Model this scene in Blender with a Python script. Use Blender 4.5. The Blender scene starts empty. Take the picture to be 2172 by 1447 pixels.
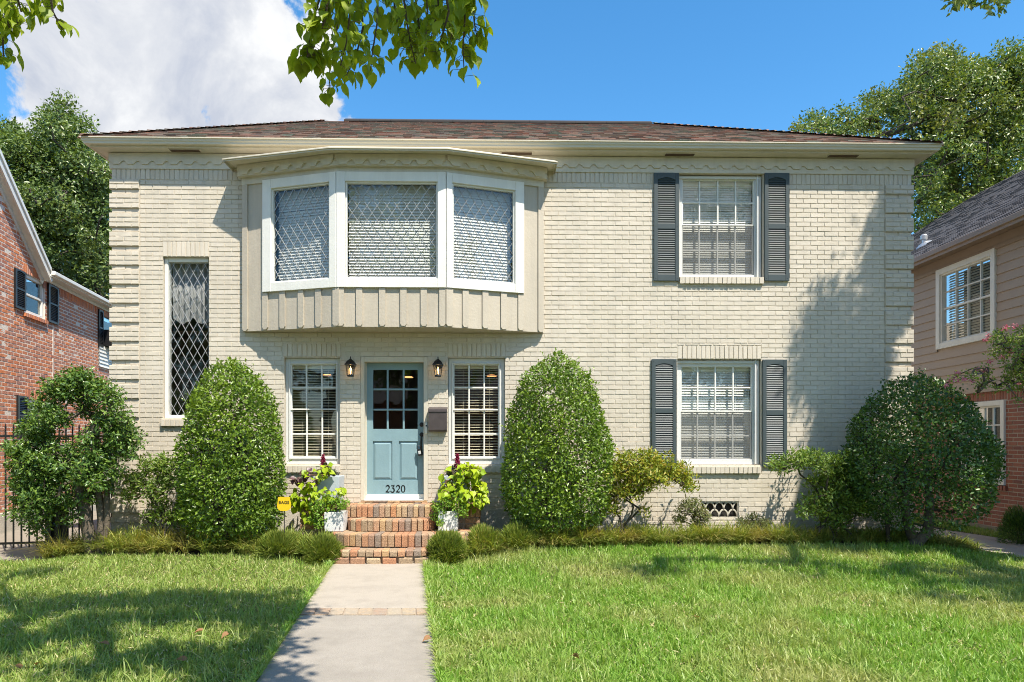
import bpy, math
import numpy as np
from mathutils import Vector, Matrix

RNG = np.random.default_rng(11)
scene = bpy.context.scene
COL = scene.collection
R = math.radians

# ------------------------------------------------------------------ camera
IW, IH, FPX, HOR = 2172.0, 1447.0, 1448.0, 940.0
CAMZ, YAW = 1.6, R(1.1)
CR = np.array([math.cos(YAW), -math.sin(YAW), 0.0])
CF = np.array([math.sin(YAW), math.cos(YAW), 0.0])
CO = np.array([0.0, 0.0, CAMZ])
UP = np.array([0.0, 0.0, 1.0])


def ray(px, py):
    return CR * ((px - IW / 2) / FPX) + CF + UP * ((HOR - py) / FPX)


def at(px, py, Y):                       # point of the place at distance Y
    d = ray(px, py)
    return CO + d * (Y / d[1])


def gp(px, py, z=0.0):                   # point of the place on a level z
    d = ray(px, py)
    return CO + d * ((z - CAMZ) / d[2])


cam = bpy.data.cameras.new('camera')
cam.lens = 24.0
cam.sensor_width = 36.0
cam.shift_y = (HOR - IH / 2) / IW
cam.clip_end = 2000
cam_o = bpy.data.objects.new('camera', cam)
COL.objects.link(cam_o)
cam_o.location = CO
cam_o.rotation_euler = (R(90), 0, -YAW)
scene.camera = cam_o

SUN = np.array([0.77, -1.0, 2.02])
SUN /= np.linalg.norm(SUN)


# ------------------------------------------------------------------ helpers
def nz(v):
    v = np.asarray(v, float)
    return v / (np.linalg.norm(v, axis=-1, keepdims=True) + 1e-9)


class Frame:
    def __init__(s, o, u, v, n):
        s.o, s.u, s.v, s.n = [np.asarray(a, float) for a in (o, u, v, n)]

    def pt(s, a, b=0.0, d=0.0):
        return s.o + s.u * a + s.v * b + s.n * d

    def px(s, px, py, d=0.0):
        r = ray(px, py)
        t = np.dot(s.o + s.n * d - CO, s.n) / np.dot(r, s.n)
        p = CO + r * t - s.o
        return np.dot(p, s.u), np.dot(p, s.v)

    def rect(s, x0, y0, x1, y1, d=0.0):
        ym, xm = (y0 + y1) / 2, (x0 + x1) / 2
        a, b = s.px(x0, ym, d)[0], s.px(x1, ym, d)[0]
        c, e = s.px(xm, y1, d)[1], s.px(xm, y0, d)[1]
        return min(a, b), max(a, b), c, e


class MB:
    def __init__(s):
        s.v, s.f = [], []

    def add(s, vs, fs):
        k = len(s.v)
        s.v.extend([tuple(map(float, p)) for p in vs])
        s.f.extend([tuple(i + k for i in f) for f in fs])
        return s

    def quad(s, a, b, c, d):
        return s.add([a, b, c, d], [(0, 1, 2, 3)])

    def box(s, fr, a0, a1, b0, b1, d0, d1, c=0.0):
        if c:
            P = [fr.pt(a, b, d0) for a, b in ((a0, b0), (a1, b0), (a1, b1), (a0, b1))]
            P += [fr.pt(a, b, d1 - c) for a, b in ((a0, b0), (a1, b0), (a1, b1), (a0, b1))]
            P += [fr.pt(a, b, d1) for a, b in ((a0 + c, b0 + c), (a1 - c, b0 + c), (a1 - c, b1 - c), (a0 + c, b1 - c))]
            F = [(3, 2, 1, 0), (8, 9, 10, 11)]
            for k in range(4):
                j = (k + 1) % 4
                F += [(k, j, 4 + j, 4 + k), (4 + k, 4 + j, 8 + j, 8 + k)]
            return s.add(P, F)
        P = [fr.pt(a, b, d) for d in (d0, d1) for a, b in ((a0, b0), (a1, b0), (a1, b1), (a0, b1))]
        return s.add(P, [(3, 2, 1, 0), (4, 5, 6, 7), (0, 1, 5, 4), (1, 2, 6, 5), (2, 3, 7, 6), (3, 0, 4, 7)])

    def brick(s, fr, a0, a1, b0, b1, pr, c=0.004, jit=0.0015, back=-0.004):
        j = lambda k=jit: RNG.normal(0, k)
        P = [fr.pt(a, b, back) for a, b in ((a0, b0), (a1, b0), (a1, b1), (a0, b1))]
        dj = pr + j()
        P += [fr.pt(a + j(jit * .7), b + j(jit * .7), dj + j(jit * .5)) for a, b in
              ((a0 + c, b0 + c), (a1 - c, b0 + c), (a1 - c, b1 - c), (a0 + c, b1 - c))]
        return s.add(P, [(4, 5, 6, 7), (0, 1, 5, 4), (1, 2, 6, 5), (2, 3, 7, 6), (3, 0, 4, 7)])

    def poly(s, fr, pts, d0, d1):
        n = len(pts)
        P = [fr.pt(a, b, d0) for a, b in pts] + [fr.pt(a, b, d1) for a, b in pts]
        F = [tuple(range(n))[::-1], tuple(range(n, 2 * n))]
        F += [(k, (k + 1) % n, n + (k + 1) % n, n + k) for k in range(n)]
        return s.add(P, F)

    def tube(s, path, rad, n=6, cap=True):
        path = [np.asarray(p, float) for p in path]
        if np.isscalar(rad):
            rad = [rad] * len(path)
        P, F = [], []
        a = None
        for i, p in enumerate(path):
            t = nz(path[min(i + 1, len(path) - 1)] - path[max(i - 1, 0)])
            if a is None:
                a = nz(np.cross(t, [0.31, 0.17, 0.93] if abs(t[2]) < .9 else [1, 0, 0]))
            else:
                a = nz(a - t * np.dot(a, t))
            b = np.cross(t, a)
            for k in range(n):
                th = 2 * math.pi * k / n
                P.append(p + (a * math.cos(th) + b * math.sin(th)) * rad[i])
        for i in range(len(path) - 1):
            for k in range(n):
                j = (k + 1) % n
                F.append((i * n + k, i * n + j, (i + 1) * n + j, (i + 1) * n + k))
        if cap:
            F.append(tuple(range(n))[::-1])
            F.append(tuple(range(len(path) * n - n, len(path) * n)))
        return s.add(P, F)

    def lathe(s, c, prof, n=16, rot=0.0, ax=None):
        c = np.asarray(c, float)
        X, Y, Z = (np.eye(3) if ax is None else ax)
        P, F = [], []
        for r, z in prof:
            for k in range(n):
                th = 2 * math.pi * k / n + rot
                P.append(c + X * (r * math.cos(th)) + Y * (r * math.sin(th)) + Z * z)
        for i in range(len(prof) - 1):
            for k in range(n):
                j = (k + 1) % n
                F.append((i * n + k, i * n + j, (i + 1) * n + j, (i + 1) * n + k))
        F.append(tuple(range(n))[::-1])
        F.append(tuple(range(len(prof) * n - n, len(prof) * n)))
        return s.add(P, F)

    def sweep(s, paths):
        m, n = len(paths), len(paths[0])
        P = [p for path in paths for p in path]
        F = [(i * n + k, i * n + k + 1, (i + 1) * n + k + 1, (i + 1) * n + k) for i in range(m - 1) for k in range(n - 1)]
        return s.add(P, F)

    def build(s, name, mat, parent=None, smooth=False, bevel=0.0, loc=None):
        me = bpy.data.meshes.new(name)
        vs = s.v
        if loc is not None:
            vs = [(a - loc[0], b - loc[1], c - loc[2]) for a, b, c in vs]
        me.from_pydata(vs, [], s.f)
        me.update()
        return link(name, me, mat, parent, smooth, bevel, loc)


def link(name, me, mat, parent=None, smooth=False, bevel=0.0, loc=None):
    o = bpy.data.objects.new(name, me)
    COL.objects.link(o)
    if mat is not None:
        me.materials.append(mat)
    if smooth:
        me.polygons.foreach_set('use_smooth', np.ones(len(me.polygons), bool))
    if bevel:
        b = o.modifiers.new('bevel', 'BEVEL')
        b.width = bevel
        b.segments = 2
        b.limit_method = 'ANGLE'
    if loc is not None:
        o.location = loc
    if parent is not None:
        o.parent = parent
        if parent.type == 'EMPTY':
            o.matrix_parent_inverse = Matrix.Translation(-Vector(parent.location))
    return o


def npmesh(name, V, F, mat, parent=None, smooth=False, loc=None):
    V = np.asarray(V, np.float32).reshape(-1, 3)
    if loc is not None:
        V = V - np.asarray(loc, np.float32)
    F = np.asarray(F, np.int32)
    m, k = F.shape
    me = bpy.data.meshes.new(name)
    me.vertices.add(len(V))
    me.vertices.foreach_set('co', V.ravel())
    me.loops.add(m * k)
    me.loops.foreach_set('vertex_index', F.ravel())
    me.polygons.add(m)
    me.polygons.foreach_set('loop_start', np.arange(0, m * k, k, dtype=np.int32))
    me.polygons.foreach_set('loop_total', np.full(m, k, np.int32))
    me.update(calc_edges=True)
    return link(name, me, mat, parent, smooth, 0, loc)


def tag(o, label=None, cat=None, group=None, kind=None):
    if label: o['label'] = label
    if cat: o['category'] = cat
    if group: o['group'] = group
    if kind: o['kind'] = kind
    return o


def thing(name, loc, label, cat, group=None):
    o = bpy.data.objects.new(name, None)
    COL.objects.link(o)
    o.location = Vector([float(a) for a in loc])
    o.empty_display_size = .2
    return tag(o, label, cat, group)


def dup(root, delta, label):
    def cp(o, par):
        c = o.copy()
        COL.objects.link(c)
        if par is not None:
            c.parent = par
            c.matrix_parent_inverse = o.matrix_parent_inverse.copy()
        for ch in [q for q in list(bpy.data.objects) if q.parent == o]:
            cp(ch, c)
        return c
    r = cp(root, None)
    r.location = root.location + Vector([float(a) for a in delta])
    r['label'] = label
    return r


# ------------------------------------------------------------------ materials
def nodes_of(name):
    m = bpy.data.materials.new(name)
    m.use_nodes = True
    nt = m.node_tree
    nt.nodes.clear()
    return m, nt, nt.nodes.new('ShaderNodeOutputMaterial')


def N(nt, t, **kw):
    n = nt.nodes.new(t)
    for k, v in kw.items():
        if k.startswith('i_'):
            n.inputs[k[2:].replace('_', ' ')].default_value = v
        else:
            setattr(n, k, v)
    return n


def ramp(nt, fac, cols):
    r = N(nt, 'ShaderNodeValToRGB')
    el = r.color_ramp.elements
    while len(el) > 1:
        el.remove(el[-1])
    for i, c in enumerate(cols):
        pos = i / max(1, len(cols) - 1)
        if len(c) == 4:
            pos = c[3]
        e = el[0] if i == 0 else el.new(pos)
        e.position = pos
        e.color = (c[0], c[1], c[2], 1)
    nt.links.new(fac, r.inputs[0])
    return r.outputs[0]


def mulcol(nt, a, b, fac=1.0, mode='MULTIPLY'):
    m = N(nt, 'ShaderNodeMix', data_type='RGBA', blend_type=mode)
    m.inputs[0].default_value = fac
    nt.links.new(a, m.inputs[6])
    if isinstance(b, (tuple, list)):
        m.inputs[7].default_value = (*b[:3], 1)
    else:
        nt.links.new(b, m.inputs[7])
    return m.outputs[2]


def noise(nt, scale, detail=5, rough=.6, coord='Object', vec=None, stretch=None):
    n = N(nt, 'ShaderNodeTexNoise')
    n.inputs['Scale'].default_value = scale
    n.inputs['Detail'].default_value = detail
    n.inputs['Roughness'].default_value = rough
    tc = N(nt, 'ShaderNodeTexCoord')
    src = tc.outputs[coord]
    if stretch:
        mp = N(nt, 'ShaderNodeMapping')
        mp.inputs['Scale'].default_value = stretch
        nt.links.new(src, mp.inputs[0])
        src = mp.outputs[0]
    nt.links.new(src, n.inputs['Vector'])
    return n.outputs['Fac']


def mat(name, col, rough=.6, var=.12, vscale=3.0, bump=0.0, bscale=60.0, metal=0.0, island=None, spec=.5,
        stretch=None, dirt=None, coat=0.0, streak=0.0):
    m, nt, out = nodes_of(name)
    p = N(nt, 'ShaderNodeBsdfPrincipled')
    p.inputs['Roughness'].default_value = rough
    p.inputs['Metallic'].default_value = metal
    p.inputs['Specular IOR Level'].default_value = spec
    nf = noise(nt, vscale, 6, .65, stretch=stretch)
    v = ramp(nt, nf, [(1 - var, 1 - var, 1 - var, .25), (1 + var, 1 + var, 1 + var, .75)])
    if island:
        g = N(nt, 'ShaderNodeNewGeometry')
        base = ramp(nt, g.outputs['Random Per Island'], island)
        c = mulcol(nt, base, v)
    else:
        rgb = N(nt, 'ShaderNodeRGB')
        rgb.outputs[0].default_value = (*col, 1)
        c = mulcol(nt, rgb.outputs[0], v)
    if streak:                            # faint runs down the surface
        sn = noise(nt, 1.0, 8, .7, stretch=(7, 7, .45))
        c = mulcol(nt, c, ramp(nt, sn, [(1 - streak,) * 3 + (.36,), (1, 1, 1, .56)]))
    if dirt:
        dcol, dscale, lo, hi, amt = dirt
        dn = noise(nt, dscale, 7, .7)
        dm = ramp(nt, dn, [(0, 0, 0, lo), (amt, amt, amt, hi)])
        mx = N(nt, 'ShaderNodeMix', data_type='RGBA')
        nt.links.new(dm, mx.inputs[0])
        nt.links.new(c, mx.inputs[6])
        mx.inputs[7].default_value = (*dcol, 1)
        c = mx.outputs[2]
    nt.links.new(c, p.inputs['Base Color'])
    if bump:
        bn = noise(nt, bscale, 6, .65)
        b = N(nt, 'ShaderNodeBump')
        b.inputs['Strength'].default_value = bump
        b.inputs['Distance'].default_value = .02
        nt.links.new(bn, b.inputs['Height'])
        nt.links.new(b.outputs[0], p.inputs['Normal'])
    nt.links.new(p.outputs[0], out.inputs[0])
    return m


def leafmat(name, cols, trans=.3, rough=.42, spec=.4, tcol=None, patch=None):
    m, nt, out = nodes_of(name)
    g = N(nt, 'ShaderNodeNewGeometry')
    c = ramp(nt, g.outputs['Random Per Island'], cols)
    if patch:                             # broad drifts of drier or lusher growth
        pf = noise(nt, patch[1], 4, .6, coord='Object')
        pm = ramp(nt, pf, [(0, 0, 0, patch[2]), (patch[4],) * 3 + (patch[3],)])
        mx = N(nt, 'ShaderNodeMix', data_type='RGBA')
        nt.links.new(pm, mx.inputs[0])
        nt.links.new(c, mx.inputs[6])
        mx.inputs[7].default_value = (*patch[0], 1)
        c = mx.outputs[2]
    p = N(nt, 'ShaderNodeBsdfPrincipled')
    p.inputs['Roughness'].default_value = rough
    p.inputs['Specular IOR Level'].default_value = spec
    nt.links.new(c, p.inputs['Base Color'])
    t = N(nt, 'ShaderNodeBsdfTranslucent')
    nt.links.new(mulcol(nt, c, tcol or (1.5, 1.5, .6)), t.inputs[0])
    mx = N(nt, 'ShaderNodeMixShader')
    mx.inputs[0].default_value = trans
    nt.links.new(p.outputs[0], mx.inputs[1])
    nt.links.new(t.outputs[0], mx.inputs[2])
    nt.links.new(mx.outputs[0], out.inputs[0])
    return m


def glassmat(name, tint=(.96, .97, .965), boost=1.0, wav=.06):
    m, nt, out = nodes_of(name)
    t = N(nt, 'ShaderNodeBsdfTransparent')
    t.inputs[0].default_value = (*tint, 1)
    gl = N(nt, 'ShaderNodeBsdfGlossy')
    gl.inputs['Roughness'].default_value = 0.0
    b = N(nt, 'ShaderNodeBump')
    b.inputs['Strength'].default_value = wav
    b.inputs['Distance'].default_value = .05
    nt.links.new(noise(nt, 3.0, 2, .4), b.inputs['Height'])
    nt.links.new(b.outputs[0], gl.inputs['Normal'])
    lw = N(nt, 'ShaderNodeLayerWeight')
    lw.inputs['Blend'].default_value = .5
    p5 = N(nt, 'ShaderNodeMath', operation='POWER')
    nt.links.new(lw.outputs['Facing'], p5.inputs[0])
    p5.inputs[1].default_value = 5.0
    k = N(nt, 'ShaderNodeMapRange')
    k.inputs['To Min'].default_value = .045 * boost
    nt.links.new(p5.outputs[0], k.inputs['Value'])
    mx = N(nt, 'ShaderNodeMixShader')
    nt.links.new(k.outputs[0], mx.inputs[0])
    nt.links.new(t.outputs[0], mx.inputs[1])
    nt.links.new(gl.outputs[0], mx.inputs[2])
    nt.links.new(mx.outputs[0], out.inputs[0])
    return m


def emis(name, col, st):
    m, nt, out = nodes_of(name)
    e = N(nt, 'ShaderNodeEmission')
    e.inputs[0].default_value = (*col, 1)
    e.inputs[1].default_value = st
    nt.links.new(e.outputs[0], out.inputs[0])
    return m


def screenmat(name, amt=.42, col=(.16, .16, .16)):
    m, nt, out = nodes_of(name)
    t = N(nt, 'ShaderNodeBsdfTransparent')
    d = N(nt, 'ShaderNodeBsdfDiffuse')
    d.inputs[0].default_value = (*col, 1)
    mx = N(nt, 'ShaderNodeMixShader')
    mx.inputs[0].default_value = amt
    nt.links.new(t.outputs[0], mx.inputs[1])
    nt.links.new(d.outputs[0], mx.inputs[2])
    nt.links.new(mx.outputs[0], out.inputs[0])
    return m


CREAM = (.60, .535, .435)
MT = {}
MT['brick'] = mat('painted_brick', CREAM, .62, .05, 1.3, .22, 110, streak=.10, dirt=((.40, .36, .28), 2.2, .62, .8, .35),
                  island=[(.575, .515, .42), (.61, .55, .455), (.59, .53, .435), (.625, .565, .475)])
MT['mortar'] = mat('painted_mortar', CREAM, .75, .08, 8, .5, 120)
MT['trim'] = mat('cream_trim_paint', (.60, .55, .45), .5, .06, 2.5, .1, 30, streak=.09, dirt=((.33, .28, .2), 3.5, .64, .82, .4))
MT['panel'] = mat('taupe_panel_paint', (.485, .43, .345), .5, .06, 3, .22, 25, streak=.10)
MT['white'] = mat('white_window_paint', (.76, .75, .70), .45, .05, 4, .12, 40, streak=.07)
MT['alu'] = mat('pale_aluminium', (.62, .63, .62), .4, .05, 6)
MT['gutter'] = mat('gutter_paint', (.60, .55, .44), .35, .05, 1.5, stretch=(1, 8, 8))
MT['shutter'] = mat('dark_teal_shutter', (.055, .073, .078), .5, .08, 5, spec=.4)
MT['door'] = mat('blue_door_paint', (.215, .33, .37), .42, .06, 4, .12, 40, streak=.06)
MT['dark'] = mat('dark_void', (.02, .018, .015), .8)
MT['black'] = mat('black_metal', (.012, .012, .013), .4, .2, 10)
MT['bronze'] = mat('bronze_mailbox', (.085, .07, .07), .45, .2, 12, metal=.35)
MT['blind'] = mat('white_blind', (.86, .85, .81), .55, .03, 4)
MT['blindc'] = mat('cream_blind', (.74, .66, .50), .55, .05, 4)
MT['lead'] = mat('lead_came', (.42, .43, .44), .38, .08, 10, metal=.4)
MT['curtain'] = screenmat('sheer_curtain', .55, (.62, .62, .62))
MT['inner'] = mat('interior_wall', (.22, .17, .12), .8, .1, 2)
MT['glass'] = glassmat('window_glass')
MT['glassd'] = glassmat('door_glass', (.85, .88, .88), 1.5, .03)
MT['lglass'] = glassmat('lantern_glass', (.9, .9, .88), .8)
MT['screen'] = screenmat('insect_screen')
MT['bulb'] = emis('bulb_glow', (1, .55, .2), 9)
MT['lampglow'] = emis('ceiling_lamp_glow', (1, .42, .14), 1.6)
MT['shingle'] = mat('brown_shingle', (.15, .1, .08), .85, .25, 14, .5, 160,
                    island=[(.22, .15, .12), (.36, .20, .15), (.20, .22, .175), (.31, .23, .18), (.38, .22, .16), (.15, .13, .115), (.27, .19, .15), (.22, .25, .20)])
MT['ridge'] = mat('dark_ridge', (.035, .03, .028), .85, .2, 10)
MT['gshingle'] = mat('grey_shingle', (.1, .1, .1), .85, .2, 16, .4, 160,
                     island=[(.075, .072, .075), (.12, .11, .115), (.10, .095, .10), (.06, .056, .058)])
MT['redbrick'] = mat('red_brick', (.4, .15, .1), .75, .18, 30, .5, 110, dirt=((.55, .48, .42), 6, .6, .78, .55),
                     island=[(.56, .18, .075), (.46, .21, .14), (.68, .23, .085), (.44, .16, .095), (.60, .25, .13), (.38, .19, .15), (.66, .21, .07)])
MT['redmortar'] = mat('pale_mortar', (.72, .64, .56), .85, .1, 10, .4, 100)
MT['redbrick2'] = mat('plain_red_brick', (.3, .1, .06), .75, .15, 30, .4, 110,
                      island=[(.31, .11, .07), (.26, .10, .07), (.35, .135, .085), (.22, .085, .065)])
MT['mortar2'] = mat('sand_mortar', (.42, .35, .29), .85, .1, 10, .4, 100)
MT['stepbrick'] = mat('step_brick', (.5, .3, .2), .85, .28, 45, 1.0, 75, dirt=((.15, .115, .085), 24, .56, .72, .75),
                      island=[(.52, .32, .19), (.47, .22, .115), (.53, .35, .20), (.40, .20, .13), (.53, .39, .24), (.38, .27, .17), (.54, .26, .12), (.24, .19, .16), (.55, .38, .22), (.50, .31, .15)])
MT['bandbrick'] = mat('worn_walk_brick', (.4, .3, .2), .9, .25, 40, .8, 75, dirt=((.36, .31, .25), 14, .42, .62, .8), island=[(.42, .27, .17), (.46, .36, .24), (.36, .22, .15), (.47, .39, .28)])
MT['stepmortar'] = mat('step_mortar', (.36, .29, .22), .9, .2, 25, .6, 90)
MT['concrete'] = mat('walk_concrete', (.42, .368, .305), .85, .16, 90, .6, 150, dirt=((.27, .235, .19), 3.0, .45, .75, .55))
MT['concreteb'] = mat('older_walk_concrete', (.375, .335, .285), .88, .16, 90, .7, 150, dirt=((.235, .21, .175), 2.4, .42, .72, .6))
MT['concrete2'] = mat('drive_concrete', (.26, .225, .18), .85, .14, 4, .3, 120, dirt=((.2, .18, .15), 2.0, .5, .75, .5))
MT['stucco'] = mat('foundation_render', (.52, .48, .40), .85, .12, 6, .5, 50, dirt=((.26, .23, .18), 3, .52, .75, .5))
MT['siding'] = mat('taupe_siding', (.40, .315, .25), .6, .05, 2, .15, 60, stretch=(1, 1, 5))
MT['bwtrim'] = mat('brown_trim', (.31, .23, .175), .5, .08, 3)
MT['soil'] = mat('lawn_soil', (.075, .085, .03), .95, .35, 9, .6, 40, dirt=((.16, .125, .065), 5, .45, .7, .7))
MT['mulch'] = mat('bed_mulch', (.06, .042, .028), .95, .4, 30, .9, 60)
MT['far'] = mat('far_ground', (.08, .09, .045), .95, .2, .5)
MT['bark'] = mat('brown_bark', (.12, .095, .07), .9, .3, 18, .8, 45)
MT['barkd'] = mat('dark_bark', (.07, .055, .042), .9, .3, 18, .8, 45)
MT['twig'] = mat('red_twig', (.13, .07, .04), .8, .2, 20)
MT['planter'] = mat('whitewashed_planter', (.66, .66, .645), .6, .1, 9, .2, 60, stretch=(3, 3, .6), dirt=((.40, .39, .36), 7, .55, .8, .5))
MT['planterg'] = mat('grey_planter', (.44, .49, .53), .6, .1, 9, .2, 60, stretch=(3, 3, .6))
MT['yellow'] = mat('yellow_sign', (.80, .52, .01), .45, .05, 5)
MT['ink'] = mat('sign_ink', (.10, .07, .01), .6)
MT['galv'] = mat('galvanised_metal', (.55, .55, .54), .4, .1, 10, metal=.6)
MT['steel'] = mat('bronze_steel', (.06, .05, .045), .5, .1, 10, metal=.6)
MT['vent'] = mat('rusty_vent', (.09, .055, .035), .8, .3, 30)

LM = {}
LM['box'] = leafmat('boxwood_leaf', [(.062, .118, .014), (.12, .21, .02), (.19, .285, .028), (.088, .165, .02), (.26, .37, .055)], .26, .34, .5, patch=((.25, .34, .035), 1.4, .5, .66, .45))
LM['darkbox'] = leafmat('dark_holly_leaf', [(0.034, 0.083, 0.021), (0.060, 0.127, 0.028), (0.092, 0.172, 0.032), (0.149, 0.253, 0.040)], .22, .36, .45)
LM['arch'] = leafmat('arch_shrub_leaf', [(0.052, 0.110, 0.026), (0.084, 0.161, 0.036), (0.122, 0.213, 0.038), (0.193, 0.283, 0.045)], .26, .34, .5)
LM['azalea'] = leafmat('azalea_leaf', [(0.186, 0.257, 0.034), (0.286, 0.308, 0.032), (0.143, 0.215, 0.032), (0.372, 0.358, 0.043), (0.358, 0.243, 0.043)], .32, .45, .35)
LM['azgreen'] = leafmat('green_azalea_leaf', [(0.105, 0.187, 0.033), (0.149, 0.247, 0.038), (0.209, 0.269, 0.045), (0.090, 0.149, 0.030)], .3, .42, .4)
LM['pale'] = leafmat('pale_shrub_leaf', [(0.156, 0.192, 0.072), (0.216, 0.228, 0.096), (0.120, 0.156, 0.054), (0.264, 0.204, 0.108)], .3, .5, .3)
LM['oak'] = leafmat('live_oak_leaf', [(0.052, 0.098, 0.025), (0.098, 0.155, 0.034), (0.144, 0.213, 0.048), (0.218, 0.282, 0.086)], .24, .36, .55, patch=((.17, .19, .04), .55, .5, .68, .5))
LM['oak2'] = leafmat('olive_oak_leaf', [(0.062, 0.118, 0.029), (0.112, 0.179, 0.036), (0.179, 0.246, 0.047), (0.246, 0.280, 0.073), (0.067, 0.146, 0.045)], .26, .38, .5, patch=((.22, .20, .03), .5, .5, .66, .6))
LM['tallow'] = leafmat('tallow_leaf', [(0.194, 0.278, 0.020), (0.266, 0.351, 0.022), (0.339, 0.411, 0.031), (0.218, 0.303, 0.020)], .45, .45, .3, (1.45, 1.4, .4))
LM['vine'] = leafmat('chartreuse_leaf', [(.26, .38, .012), (.34, .46, .014), (.42, .52, .025), (.20, .33, .014)], .3, .45, .35, (1.2, 1.2, .4))
LM['purple'] = leafmat('purple_leaf', [(.08, .04, .05), (.12, .06, .065), (.06, .03, .035)], .15, .4, .4, (1.2, .8, .8))
LM['trail'] = leafmat('trailing_leaf', [(.16, .30, .03), (.22, .36, .04), (.12, .24, .03)], .32, .45, .35)
LM['spike'] = leafmat('strap_leaf', [(.07, .10, .05), (.10, .13, .06), (.08, .06, .05)], .2, .4, .4)
LM['flower'] = leafmat('magenta_flower', [(.30, .03, .08), (.42, .05, .13), (.22, .02, .05)], .2, .6, .2, (1.2, .8, .9))
LM['pink'] = leafmat('pink_blossom', [(0.713, 0.230, 0.299), (0.800, 0.322, 0.391), (0.632, 0.138, 0.207)], .25, .6, .2, (1.1, .9, .9))
LM['myrtle'] = leafmat('myrtle_leaf', [(0.160, 0.256, 0.048), (0.224, 0.304, 0.048), (0.128, 0.208, 0.048), (0.272, 0.288, 0.080)], .32, .45, .35)
LM['fern'] = leafmat('feathery_leaf', [(0.139, 0.202, 0.034), (0.202, 0.264, 0.046), (0.279, 0.310, 0.062), (0.124, 0.171, 0.034)], .28, .5, .3)
LM['grass'] = leafmat('lawn_blade', [(0.143, 0.282, 0.033), (0.221, 0.384, 0.052), (0.299, 0.461, 0.078), (0.182, 0.333, 0.039), (0.468, 0.512, 0.182)], .38, .42, .45,
                      (1.3, 1.35, .6), patch=((.44, .42, .17), .7, .46, .64, .72))
LM['grassdry'] = leafmat('dry_lawn_blade', [(0.204, 0.312, 0.048), (0.300, 0.396, 0.084), (0.432, 0.480, 0.156), (0.180, 0.300, 0.042), (0.552, 0.540, 0.240)], .38, .45, .4,
                         (1.3, 1.3, .6), patch=((.14, .26, .03), .7, .47, .68, .4))
LM['mondo'] = leafmat('border_blade', [(0.143, 0.221, 0.039), (0.234, 0.299, 0.052), (0.338, 0.351, 0.078), (0.182, 0.260, 0.046), (0.520, 0.416, 0.156)], .28, .5, .3,
                      patch=((.44, .30, .12), 1.5, .50, .66, .5))
LM['thatch'] = leafmat('dead_blade', [(.50, .42, .22), (.60, .52, .30), (.42, .32, .15)], .2, .6, .2)
LM['dry'] = leafmat('dry_leaf', [(.30, .17, .08), (.26, .12, .06), (.42, .30, .13)], .2, .6, .2)


# ------------------------------------------------------------------ foliage tools
def unit_rand(n):
    return nz(RNG.normal(size=(n, 3)))


def leaf_arrays(P, D, Nn, L, W, kind='simple', fold=.25):
    P = np.asarray(P)
    n = len(P)
    D = nz(D)
    Nn = nz(Nn - D * np.sum(Nn * D, axis=1, keepdims=True))
    S = np.cross(D, Nn)
    L = np.broadcast_to(L, (n,))[:, None]
    W = np.broadcast_to(W, (n,))[:, None]
    if kind == 'simple':
        T = [(0, 0, 0), (.45, .5, fold), (1, 0, 0), (.45, -.5, fold)]
        F = [(0, 2, 1), (0, 3, 2)]
    elif kind == 'ovate':
        T = [(0, 0, 0), (.28, .48, fold), (.68, .36, fold), (1, 0, -.15), (.68, -.36, fold), (.28, -.48, fold), (.5, 0, 0)]
        F = [(0, 6, 1), (6, 2, 1), (6, 3, 2), (0, 5, 6), (5, 4, 6), (4, 3, 6)]
    else:                                  # heart / rhombic with a drawn-out tip
        T = [(0, 0, 0), (-.05, .25, fold * .5), (.2, .5, fold), (.5, .42, fold), (.76, .14, fold * .3), (1, 0, -.2),
             (.76, -.14, fold * .3), (.5, -.42, fold), (.2, -.5, fold), (-.05, -.25, fold * .5), (.42, 0, 0)]
        F = [(10, k + 1, k) for k in range(0, 9)] + [(10, 0, 9)]
    V = np.stack([P + D * L * a + S * W * b + Nn * W * c for a, b, c in T], axis=1)
    k = len(T)
    Fa = np.asarray(F)[None] + (np.arange(n) * k)[:, None, None]
    return V.reshape(-1, 3), Fa.reshape(-1, 3)


def join(arrs):
    Vs, Fs, k = [], [], 0
    for V, F in arrs:
        Vs.append(V)
        Fs.append(F + k)
        k += len(V)
    return np.concatenate(Vs), np.concatenate(Fs)


def cloud_leaves(C, rad, n_per, size, aspect=.5, kind='simple', up=.5, droop=.2, out=None, fold=.25, flat=.8):
    C = np.asarray(C)
    K = len(C)
    rad = np.broadcast_to(rad, (K,))
    idx = np.repeat(np.arange(K), n_per)
    n = len(idx)
    off = unit_rand(n) * (RNG.random(n)[:, None] ** .45)
    off[:, 2] *= flat
    P = C[idx] + off * rad[idx][:, None]
    Nn = unit_rand(n) + UP * up + off * .6
    if out is not None:
        Nn = Nn + nz(P - out) * .6
    D = unit_rand(n) + off * .8 - UP * droop
    L = size * RNG.uniform(.65, 1.3, n)
    return leaf_arrays(P, D, Nn, L, L * aspect, kind, fold)


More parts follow.
